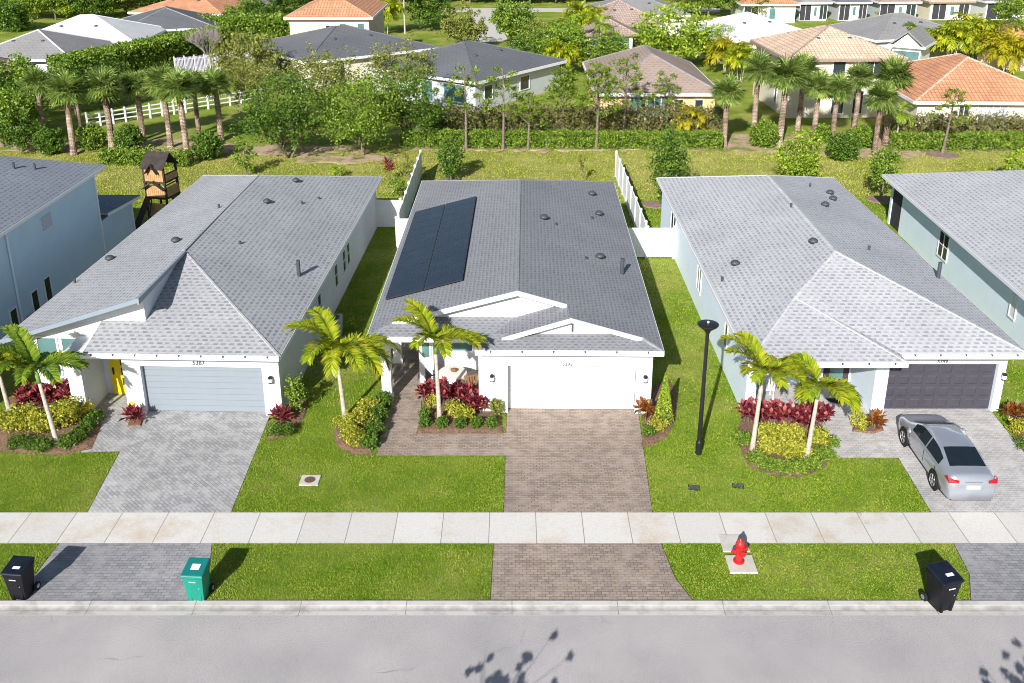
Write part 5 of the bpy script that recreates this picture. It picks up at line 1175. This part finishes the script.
# back lawn shrubs
blob(451, 181, 2.2, 3.3, 'lf_deep', 'dark upright bush on the lawn behind the solar panel roof', 'bush', None, 'bush', .16, 3000)
blob(667, 207, 2.7, 5.4, 'lf_deep', 'tall dark shrub at the rear corner of the dark garage house roof', 'bush', None, 'bush', .18, 4000)
blob(797, 186, 3.7, 4.0, 'lf_lime', 'yellow green pyramid bush rising behind the pale grey roof', 'bush', None, 'bush', .19, 3400)
blob(881, 201, 2.4, 3.7, 'lf_mid', 'young round tree in a mulch ring beside the pale blue wall', 'tree', None, 'young_tree', .16, 2800, trunkh=.7)
blob(1012, 184, 2.2, 2.6, 'lf_lime', 'yellow green bush at the edge behind the far pale roof', 'bush', None, 'bush', .18, 900)
blob(582, 184, .6, 2.0, 'lf_olive', 'thin sapling on the lawn behind the solar panel house', 'sapling', None, 'sapling', .14, 120, trunkh=.9)
ti(389, 182, 1.2, 'lf_red', 'tall red plant in the yard corner by the long white fence', 4, .3, None, name='ti_plant', ln=.5)
blob(400, 196, 1.8, 1.3, 'lf_mid', 'leafy bush in the yard corner by the long white fence', 'bush', None, 'bush', .14, 900); blob(409, 180, 1.2, 1.9, 'lf_olive', 'brownish bush behind the leafy bush by the white fence', 'bush', None, 'bush', .14, 600)
blob(336, 178, 1.6, 1.0, 'lf_lime', 'low bright bush on the lawn behind the yellow door house', 'bush', None, 'bush', .14, 500); blob(247, 176, 1.9, 2.9, 'lf_mid', 'bushy green shrub behind the ridge of the yellow door house', 'bush', None, 'bush', .16, 1000)
# round clipped bushes among the palms
g = 'round clipped bushes among the palms'
for x, y, w_, lab in ((209, 159, 2.4, 'round clipped bush at the end of the palm row by the lawn'), (842, 160, 2.4, 'larger round clipped bush under the triple window palms'), (860, 148, 2.0, 'smaller round clipped bush behind the larger one'), (763, 147, 2.3, 'round clipped bush between the leaning palm and the tall palm'), (52, 154, 2.2, 'rounded bush near the slate roof of the blue house'), (93, 150, 2.2, 'rounded bush between the two palms nearest the blue house'), (131, 152, 2.3, 'rounded bush behind the low hedge before the play tower'), (820, 143, 1.7, 'rounded bush in the shade between the palms')):
    blob(x, y, w_, w_*.88, 'lf_deep' if y > 150 else 'lf_mid', lab, 'bush', g, 'bush', .16, 1700, shape='clip')
# hedges
def hedge(a, c, dep, h, m, label, n, size=.16, rough=.08, name='hedge'):
    a = Vector((a[0], a[1], 0)); c = Vector((c[0], c[1], 0)); d = c-a; H = empty(name, a, math.atan2(d.y, d.x), label, 'hedge')
    hm = MB(); hm.cloud(boxcloud(0, d.length, 0, dep, .05, h, n, size, rough), 4)
    nn = int(d.length*h*22); hm.cloud(leaves_at(np.stack([nr.uniform(.1, d.length-.1, nn), nr.uniform(dep*.2, dep*.8, nn), nr.uniform(.1, h*.85, nn)], 1), max(.5, size*2.6), .2, .9), 4); hm.build('foliage', M[m], H)
    s = MB()
    for k in range(int(d.length/1.2)): s.tube([(.6+k*1.2, dep/2, 0), (.6+k*1.2+rnd.uniform(-.1, .1), dep/2, h*.8)], .03, 5)
    s.build('stem', M['bark'], H); return H
hedge(g2(400, 149.5), g2(722, 150.5), 1.0, 1.35, 'lf_mid', 'long low clipped hedge along the lawn under the young pines', 20000, .14, .05)
hedge(g2(893, 152), g2(1060, 152), 1.0, 1.35, 'lf_mid', 'low clipped hedge along the lawn before the orange roofed house', 11000, .14, .05)
hedge(g2(100, 165), g2(188, 168), 1.1, 1.0, 'lf_mid', 'low loose hedge between the lawn and the palm row by the play tower', 3500, .17, .14)
hedge(g2(425, 138), g2(722, 139), 2.0, 2.1, 'lf_brown', 'taller brownish hedge growing behind the clipped hedge', 15000, .19, .2)
hedge(g2(888, 139), g2(1050, 138), 1.5, 1.6, 'lf_brown', 'brownish loose hedge before the grey screened lanai', 4500, .19, .22)
hedge(g2(74, 96), g2(236, 57), 3.0, 3.5, 'lf_mid', 'tall clipped hedge slanting away below the white tiled roof', 26000, .30, .14)
hedge(g2(160, 46), g2(290, 42), 4.0, 3.0, 'lf_mid', 'tall green hedge mass under the faded orange roof', 9000, .34, .3)
hedge(g2(-20, 31), g2(16, 33), 4.0, 3.6, 'lf_deep', 'dark hedge beside the white tiled roof end', 3000, .3, .2)

# broad trees: shapes, then copies
def broad(seed, h, w, m, n=3600, size=.2, multi=False, open_=.5, tr=.16, base=.28):
    r_ = random.Random(seed); H = empty('tree', (0, 0, 0), 0, None, 'tree'); tb_ = MB(); ends = []
    ns = 3 if multi else 1
    for s in range(ns):
        a = s*2.1+r_.random(); o = Vector((.15*math.cos(a)*(ns > 1), .15*math.sin(a)*(ns > 1), -.05)); b_ = Vector((o.x*4, o.y*4, h*base)); tb_.tube([o, b_], [tr*(1.0 if ns == 1 else .6), tr*(.75 if ns == 1 else .45)], 8)
        for k in range(5 if ns == 1 else 3):
            az = a+k*1.4+r_.uniform(-.4, .4); e = r_.uniform(.35, 1.3); ln = h*r_.uniform(.35, .55); q = b_+Vector((math.cos(az)*math.cos(e)*ln*w/h, math.sin(az)*math.cos(e)*ln*w/h, math.sin(e)*ln)); md = (b_+q)/2+Vector((0, 0, ln*.08)); tb_.tube([b_, md, q], [tr*.5, tr*.32, tr*.12], 6); ends.append(q)
            for j in range(3):
                az2 = az+r_.uniform(-1, 1); q2 = md+Vector((math.cos(az2)*ln*.4, math.sin(az2)*ln*.4, ln*r_.uniform(.1, .5))); tb_.tube([md, q2], [tr*.2, tr*.06], 5); ends.append(q2)
    tb_.build('trunk', M['bark'], H)
    mb = MB(); per = 22; nc = n//per; E_ = [tuple(e) for e in ends]
    C = []
    for i in range(nc):
        if r_.random() < .5: e = E_[r_.randrange(len(E_))]; C.append([e[k]+r_.gauss(0, .09*w) for k in range(3)])
        else:
            u = unit(1)[0]; rr = open_+(1-open_)*r_.random(); C.append([u[0]*rr*w*.48, u[1]*rr*w*.48, h*(base+.02)+(h*(1-base))*.5*(1+u[2]*rr*.95)])
    C = np.repeat(np.array(C), per, 0); P = C+unit(len(C))*(nr.random((len(C), 1))**.5)*np.array([.085*w, .085*w, .06*w]); P[:, 2] = np.maximum(P[:, 2], .25)
    mb.cloud(leaves_at(P, size, .4, .55), 4); mb.build('crown', M[m], H); return H
def put_tree(o, px, py, label, group=None, s=None, rz=None, sz=None, name=None):
    p = G(px, py)
    if 'label' not in o:
        o.location = p; o['label'] = label
        if group: o['group'] = group
        if s: o.scale = (s, s, sz or s)
        return o
    return dup(o, p, rz if rz is not None else rnd.uniform(0, 6), s or 1, label, group, sz)
t = broad(1, 6.8, 6.6, 'lf_deep', 10000, .20, True, base=.12); put_tree(t, 289, 158, 'deep green multi stemmed tree at the lawn edge behind the left ridge')
t = broad(2, 6.3, 6.6, 'lf_mid', 10000, .20, base=.16); put_tree(t, 363, 156, 'bright green round tree at the lawn edge beside the deep green one')
t = broad(3, 6.8, 5.0, 'lf_deep', 6500, .2, base=.1); put_tree(t, 410, 146, 'darker narrow tree between the bright round tree and the clipped hedge')
t = broad(4, 7.8, 6.0, 'lf_olive', 5600, .19, open_=.2, base=.3); put_tree(t, 330, 135, 'airy olive tree before the long dark roof'); put_tree(t, 262, 131, 'airy olive tree beside the row end palm', None, .85); put_tree(t, 402, 131, 'airy olive tree covering the corner of the dark roofs', None, 1.05)
t = broad(5, 6.5, 7.6, 'lf_olive', 7000, .28, base=.12); put_tree(t, 247, 92, 'large yellow green tree at the end of the tall clipped hedge')
OAK = broad(6, 6.5, 6.8, 'lf_mid', 5000, .32, base=.15); put_tree(OAK, 512, 48, 'bright tree at the far drive of the dark roofed house', 'trees among the far houses')
LIM = broad(7, 7.5, 9.0, 'lf_lime', 6500, .36, base=.08); put_tree(LIM, 672, 68, 'broad bright green tree right behind the brown roof', 'trees among the far houses')
OLI = broad(8, 5.5, 5.2, 'lf_olive', 3600, .28, base=.12)
DEE = broad(9, 7.0, 7.2, 'lf_deep', 5000, .34, base=.1)
gt = 'trees among the far houses'
for k, x, y, s, lab in ((OLI, 462, 49, 1.1, 'round brownish bush tree at the end of the far drive'), (OAK, 545, 66, .75, 'green tree over the corner of the dark roofed house'), (OAK, 566, 72, .85, 'green tree before the palms on the far drive'), (OLI, 535, 50, .75, 'small olive tree beside the far street'), (OAK, 157, 45, .62, 'small tree at the end of the white tiled roof'), (OLI, 873, 52, .9, 'olive shrub tree at the ridge end of the tan roof'), (OLI, 893, 56, .8, 'olive shrub tree before the white gabled wing'), (DEE, 430, 30, .95, 'green tree above the dark roofed corner'), (OAK, 640, 52, .55, 'small tree at the door of the pinkish roofed house'),
                        (DEE, 735, 18, 1.1, 'dark green tree left of the orange roof in the distance'), (OAK, 708, 17, 1.0, 'mid green tree behind the far fence by the white roof'), (OLI, 684, 14, 1.1, 'olive tree behind the grey roof in the distance'), (OLI, 797, 17, .95, 'reddish olive tree before the far row porch'), (OAK, 934, 14, .62, 'lime shrub tree before the cream far row house'), (OAK, 945, 13, .8, 'taller tree between two houses of the far row'), (OAK, 977, 13, .7, 'tree beside the bright white end house'), (OLI, 990, 15, .7, 'shrub tree at the wall of the bright white end house'),
                        (OAK, 606, 74, .75, 'green tree in front of the far tan drive'), (LIM, 716, 62, .6, 'lime tree between the brown roof and the white roof'), (OAK, 914, 122, .5, 'small tree between the cream and orange roofed houses'), (DEE, 524, 74, .6, 'dark green tree at the ridge end of the dark roof'), (OLI, 756, 22, .9, 'olive tree behind the white roof ridge'), (OAK, 1010, 30, .9, 'tree beyond the solar panel roof at the edge'), (DEE, 262, 32, .9, 'dark tree beside the peach two storey house'), (DEE, 278, 14, .8, 'tree behind the peach two storey house wall'), (OAK, 240, 34, .7, 'lighter tree in front of the brown roof end')):
    put_tree(k, x, y, lab, gt, s)
def wood(name, a, c, dep, h, m, n, size):
    a = Vector((a[0], a[1], 0)); d = Vector((c[0], c[1], 0))-a; P = np.stack([nr.uniform(0, d.length, n), nr.uniform(0, dep, n), np.zeros(n)], 1)
    top = h*(.72+.22*np.sin(P[:, 0]*.9+1.3*np.sin(P[:, 1]*.7))*np.sin(P[:, 0]*.37+.5)+.12*np.sin(P[:, 1]*1.7)); P[:, 2] = top*(1-.75*nr.random(n)**2.2)
    mb = MB(); mb.cloud(leaves_at(P, size, .5, .6), 4); o = mb.build(name, M[m]); o.location = a; o.rotation_euler = (0, 0, math.atan2(d.y, d.x)); return tag(o, 'dense green wood beyond the '+('white tiled roofs' if size == .6 and a.x < -70 else 'far street'), 'wood', None, 'stuff')
wood('distant_wood', g2(-40, 17), g2(330, 10), 26, 8.0, 'lf_mid', 30000, .6); wood('distant_wood', g2(380, 4), g2(760, 4), 26, 8.0, 'lf_deep', 24000, .6)
gb = 'trees of the distant belt at the top left'
for i, (x, y, k, s) in enumerate(((2, 14, DEE, .9), (20, 18, OAK, .95), (38, 19, LIM, .8), (56, 20, OAK, .95), (74, 19, LIM, .75), (92, 20, DEE, .85), (110, 18, OAK, .9), (127, 14, OLI, 1.0), (14, 5, OLI, 1.1), (45, 4, OAK, 1.1), (72, 3, DEE, 1.1), (100, 4, OLI, 1.1), (130, 4, OAK, 1.0))):
    put_tree(k, x, y, 'round tree in the distant green belt beyond the white tiled roof' if y > 10 else 'tree standing farther back in the distant green belt', gb, s)
gb = 'trees along the far street'
for i, (x, y, k, s) in enumerate(((400, 2, DEE, 1.1), (438, 3, OAK, 1.1), (470, 3, DEE, 1.0), (500, 4, OAK, 1.0), (530, 4, DEE, 1.1), (556, 3, OLI, 1.2), (345, 2, DEE, 1.0), (585, 3, OAK, .9))):
    put_tree(k, x, y, 'leafy tree along the far side of the far street', gb, s)
# left dark thicket by the blue house roof
for x, y, k, s, lab in ((76, 114, DEE, .7, 'dark tree in the shade behind the second sabal palm'), (112, 104, DEE, .65, 'dark tree in front of the tall clipped hedge end'), (20, 108, OAK, .8, 'leafy tree under the dark brown roof'), (4, 147, OAK, .78, 'leafy tree over the slate roof edge of the blue house'), (22, 152, DEE, .5, 'dark bushy tree below the leftmost sabal palm'), (-8, 128, DEE, .8, 'dark tree behind the leafy one at the slate roof'), (30, 132, OAK, .6, 'small tree behind the leftmost sabal palm')): put_tree(k, x, y, lab, 'trees at the slate roof edge', s)
# bare trees
def bare(px, py, h, w, m, label, seed):
    r_ = random.Random(seed); p = G(px, py); H = empty('bare_tree', p, 0, label, 'tree', 'leafless trees'); tb_ = MB(); tb_.tube([(0, 0, -.05), (0, 0, h*.15)], [.14, .11], 7); tw = MB()
    def br(o, d, ln, r, dep):
        q = o+d*ln; (tb_ if dep < 2 else tw).tube([o, (o+q)/2+Vector((r_.gauss(0, .03), r_.gauss(0, .03), .02))*ln, q], [r, r*.75, r*.5], 5, False)
        if dep < 4:
            for k in range(3 if dep else 4):
                e = (d+Vector((r_.gauss(0, .34)*w/h*1.4, r_.gauss(0, .34)*w/h*1.4, r_.uniform(.0, .25)))).normalized(); br(o+d*ln*r_.uniform(.55, 1), e, ln*r_.uniform(.6, .8), max(r*.55, .018), dep+1)
    for k in range(6):
        a = k*1.05; br(Vector((0, 0, h*.13)), Vector((math.cos(a)*.45*w/h, math.sin(a)*.45*w/h, 1)).normalized(), h*.36, .07, 0)
    tb_.build('trunk', M[m], H); tw.build('twigs', M[m], H)
bare(210, 68, 5.0, 4.6, 'bare', 'bare grey tree above the lilac picket fence', 5)
bare(82, 68, 3.4, 4.2, 'barebrown', 'bare brown tree beside the weathered grey roof', 6)
bare(746, 40, 3.6, 3.6, 'bare', 'bare twiggy tree against the white roof', 9)
# young pines
def pine(px, py, h, lean, seed, label, dens=1.0, m='lf_pine'):
    r_ = random.Random(seed); p = G(px, py); H = empty('young_pine', p, 0, label, 'pine tree', 'young pines along the clipped hedge'); tm, top = trunk_mb(h, .12, .035, lean, .06, 8); out = []
    for k in range(int(22*dens)):
        t = .42+.58*(k/(22*dens)); az = k*2.399; ln = h*(.06+.30*(1-t)+.05*r_.random()); o = Vector((lean*h*t, 0, h*t)); q = o+Vector((math.cos(az)*ln, math.sin(az)*ln, ln*r_.uniform(.1, .6))); tm.tube([o, q], [.03, .012], 5)
        out.append(leaves_at(np.array(q)+unit(64)*(nr.random((64, 1))**.6)*np.array([.5, .5, .34])*(.7+.5*r_.random()), .24, .6, .34)); md = (o+q)/2
        if r_.random() < .5: out.append(leaves_at(np.array(md)+unit(16)*nr.random((16, 1))*.28, .2, .6, .22))
    tm.build('trunk', M['bark'], H); MB().cloud(np.concatenate(out), 4).build('crown', M[m], H)
for i, a in enumerate(((466, 150, 6.5, -.01, 'slim pine at the left end of the clipped hedge, nearest the narrow dark tree', .7), (503, 150, 6.4, .0, 'slim pine second along the clipped hedge before the pale corner wall', .7), (528, 150, 4.6, .0, 'shortest slim pine between the two dark roofs', .6), (562, 137, 5.6, .0, 'fuller young pine set behind the brownish hedge', 1.6), (596, 150, 6.6, .0, 'fullest young pine standing at the lanai edge', 1.7), (623, 139, 6.6, .01, 'tall young pine with bare lower branches before the white framed lanai', 1.0), (662, 131, 4.8, .02, 'sparse young pine before the yellow wall', .7), (942, 154, 5.2, .06, 'leaning young pine in a soil ring before the orange roof', .6))):
    pine(a[0], a[1], a[2], a[3], 60+i, a[4], a[5])
# feather palms in the distance
def far_palm(seed, h, L, nf, m, ns=1, bush=True):
    r_ = random.Random(seed); H = empty('queen_palm', (0, 0, 0), 0, None, 'palm tree'); tm = MB(); out = []
    for s in range(ns):
        a = s*2.399; rr = .0 if ns == 1 else .6+.35*s/ns; bx, by = rr*math.cos(a), rr*math.sin(a); hh = h*r_.uniform(.75, 1.05) if ns > 1 else h; tm.tube([(bx*.5, by*.5, -.05), (bx, by, hh)], [.13 if ns == 1 else .07, .09 if ns == 1 else .05], 7)
        for k in range(nf): out += feather_frond((bx, by, hh), k*2.399+s, .1+1.2*((k*.618) % 1), L*r_.uniform(.8, 1.1), r_.uniform(1.2, 2.2), r_, 18, .65, .13, .3, bush)
    tm.build('trunk', M['palebark'], H); MB().cloud(np.array(out), 4).build('crown', M[m], H); return H
ARE = far_palm(1, 2.6, 2.8, 9, 'lf_gold', 5); QUE = far_palm(2, 6.0, 3.2, 15, 'lf_palmg'); AGR = far_palm(3, 3.6, 2.8, 9, 'lf_palm', 5)
gp = 'palms among the far houses'
for k, x, y, s, lab in ((QUE, 600, 60, .7, 'palm directly before the wide pale garage door'), (AGR, 561, 76, .8, 'bushy palm at the corner of the dark roofed house'), (QUE, 912, 60, .6, 'slim palm beside the white gabled wing'), (QUE, 1018, 66, .75, 'palm at the edge beyond the orange ridge'), (ARE, 728, 73, .95, 'golden areca palm clump beside the brown roof'), (AGR, 585, 46, 1.15, 'tall yellow green areca clump beside the pinkish garage house'), (QUE, 572, 62, .75, 'green palm at the edge of the far tan drive'), (QUE, 558, 58, .6, 'short palm next to the far tan drive'), (QUE, 405, 34, 1.0, 'dark green palm between the peach house and the dark roof'), (AGR, 385, 34, 1.05, 'yellow green palm clump against the orange roof wing'), (QUE, 420, 28, .8, 'thin palm behind the dark green palm'), (AGR, 950, 66, 1.0, 'yellow green areca clump behind the orange ridge'), (AGR, 970, 64, 1.15, 'tallest areca clump behind the orange ridge'), (ARE, 1002, 72, 1.1, 'golden areca clump near the slate strip of roof'), (QUE, 985, 62, .7, 'green palm between the two areca clumps'), (AGR, 930, 64, .85, 'small areca clump before the white gabled wing'), (QUE, 648, 62, .55, 'small palm by the door of the taller pinkish wing'), (ARE, 690, 136, .62, 'small bright palm before the yellow wall behind the hedge'), (QUE, 895, 150, .5, 'small palm shrub at the end of the sabal palm row'), (AGR, 740, 82, .8, 'green palm clump beside the golden areca clump'), (QUE, 906, 112, .5, 'dark small palm in the yard by the teal tank')):
    put_tree(k, x, y, lab, gp, s)
# trees across the road whose shadows fall on the asphalt
def shade_tree(x, y, h, seed, label, m='lf_palmg'):
    r_ = random.Random(seed); H = empty('young_palm', (x, y, 0), 0, label, 'palm tree', 'young palms across the road'); tm, top = trunk_mb(h, .11, .08, .0, .05, 8); tm.build('trunk', M['palebark'], H); out = []
    for k in range(6): out += feather_frond((0, 0, h), k*2.399, .75+.7*((k*.618) % 1), 1.25*r_.uniform(.7, 1.2), r_.uniform(.5, 1.2), r_, 18, .30, .05, .4)
    MB().cloud(np.array(out), 4).build('crown', M[m], H)
t = broad(14, 5.6, 1.25, 'lf_mid', 800, .15, open_=.1, tr=.07, base=.38); t.location = (-2.55, 12.75, 0); t['label'] = 'thin young tree across the road casting its shadow below the brown drive'
t = broad(12, 5.4, 1.2, 'lf_mid', 600, .14, open_=.1, tr=.06, base=.45); t.location = (11.05, 13.0, 0); t['label'] = 'thin young tree across the road casting its shadow before the bin in the gutter'

# ------------------------------------------------------------------ grass blades
def inside(P, poly):
    x, y = P[:, 0], P[:, 1]; r = np.zeros(len(P), bool); n = len(poly)
    for i in range(n):
        (x0, y0), (x1, y1) = poly[i][:2], poly[(i+1) % n][:2]
        if y0 == y1: continue
        c = (y0 > y) != (y1 > y); r ^= c & (x < (x1-x0)*(y-y0)/(y1-y0)+x0)
    return r
HOUSES = [[(-8.95, 33.7), (-8.2, 57), (-19, 57), (-19.5, 35)], [(-5.3, 40.3), (-4.1, 36), (-1.3, 33.8), (5.45, 33.8), (5.8, 55.6), (-5.0, 55.6)], [(9.1, 33.6), (19.3, 34), (19.3, 56.4), (9.1, 56.4)]]
def blades(n, y0, y1, h, w, xr=0):
    P = np.stack([nr.uniform(-(xr or 21), xr or 22, n), nr.uniform(y0, y1, n)], 1)
    P = P[np.abs(P[:, 0]) < 0.60*(P[:, 1]+9)]
    P = P[~((P[:, 1] > SW0-.02) & (P[:, 1] < SW1+.02))]; P = P[P[:, 1] > KY1+.02]
    for q in PAVED+BEDS+HOUSES: P = P[~inside(P, q)]
    P = P[~((abs(P[:, 0]-G(741, 565).x) < .43) & (P[:, 1] > G(741, 565).y-.43) & (P[:, 1] < G(741, 565).y+1.45))]
    P = P[~((abs(P[:, 0]-G(310, 481).x) < .34) & (abs(P[:, 1]-G(310, 481).y) < .31))]
    k = len(P); a = nr.random(k)*6.283; ln = h*nr.uniform(.5, 1.35, k); lean = nr.uniform(.2, 1.1, k); b_ = nr.random(k)*6.283
    base = np.stack([P[:, 0], P[:, 1], np.full(k, .002)], 1); s = np.stack([np.cos(a), np.sin(a), np.zeros(k)], 1)*w
    tip = base+np.stack([np.cos(b_)*np.sin(lean)*ln, np.sin(b_)*np.sin(lean)*ln, np.cos(lean)*ln], 1)
    return np.stack([base-s, base+s, tip], 1).reshape(-1, 3)
gb_ = MB(); gb_.cloud(blades(620000, KY1, 34, .06, .0115), 3); gb_.cloud(blades(260000, 34, 58, .07, .017), 3); gb_.cloud(blades(50000, 57, 63.5, .11, .03, 46), 3)
gd_ = MB(); gd_.cloud(blades(120000, 61.5, 75, .11, .035, 46), 3); tag(gd_.build('dry_grass', M['blade_dry']), 'drier yellowish grass on the open strip behind the houses', 'grass', None, 'stuff')
tag(gb_.build('grass', M['blade']), 'short green lawn grass growing around the drives and houses', 'grass', None, 'stuff')

# ------------------------------------------------------------------ light
EL, AZ = R(29), R(18)          # shadows fall away from the camera and a little to the right
sun = D.lights.new('sun', 'SUN'); sun.energy = 5.0; sun.angle = R(.53); sun.color = (1.0, .965, .92)
so = D.objects.new('sun', sun); COL.objects.link(so); so.location = (0, -20, 40)
d = Vector((math.sin(AZ)*math.cos(EL), math.cos(AZ)*math.cos(EL), -math.sin(EL)))
so.rotation_euler = d.to_track_quat('-Z', 'Y').to_euler()
W = D.worlds.new("World"); SC.world = W; W.use_nodes = True; t = W.node_tree
sk = t.nodes.new("ShaderNodeTexSky"); sk.sky_type = 'NISHITA'; sk.sun_disc = False; sk.sun_elevation = EL; sk.sun_rotation = R(180)+AZ
bgn = t.nodes["Background"]; bgn.inputs[1].default_value = 0.07; t.links.new(sk.outputs[0], bgn.inputs[0])
vs_ = SC.view_settings; vs_.view_transform = 'Standard'; vs_.look = 'None'; vs_.exposure = 0.5; vs_.gamma = 1; vs_.use_curve_mapping = False
SC.cycles.pixel_filter_type = 'BLACKMAN_HARRIS'; SC.cycles.filter_width = 1.0
SC.cycles.max_bounces = 6; SC.cycles.transparent_max_bounces = 4
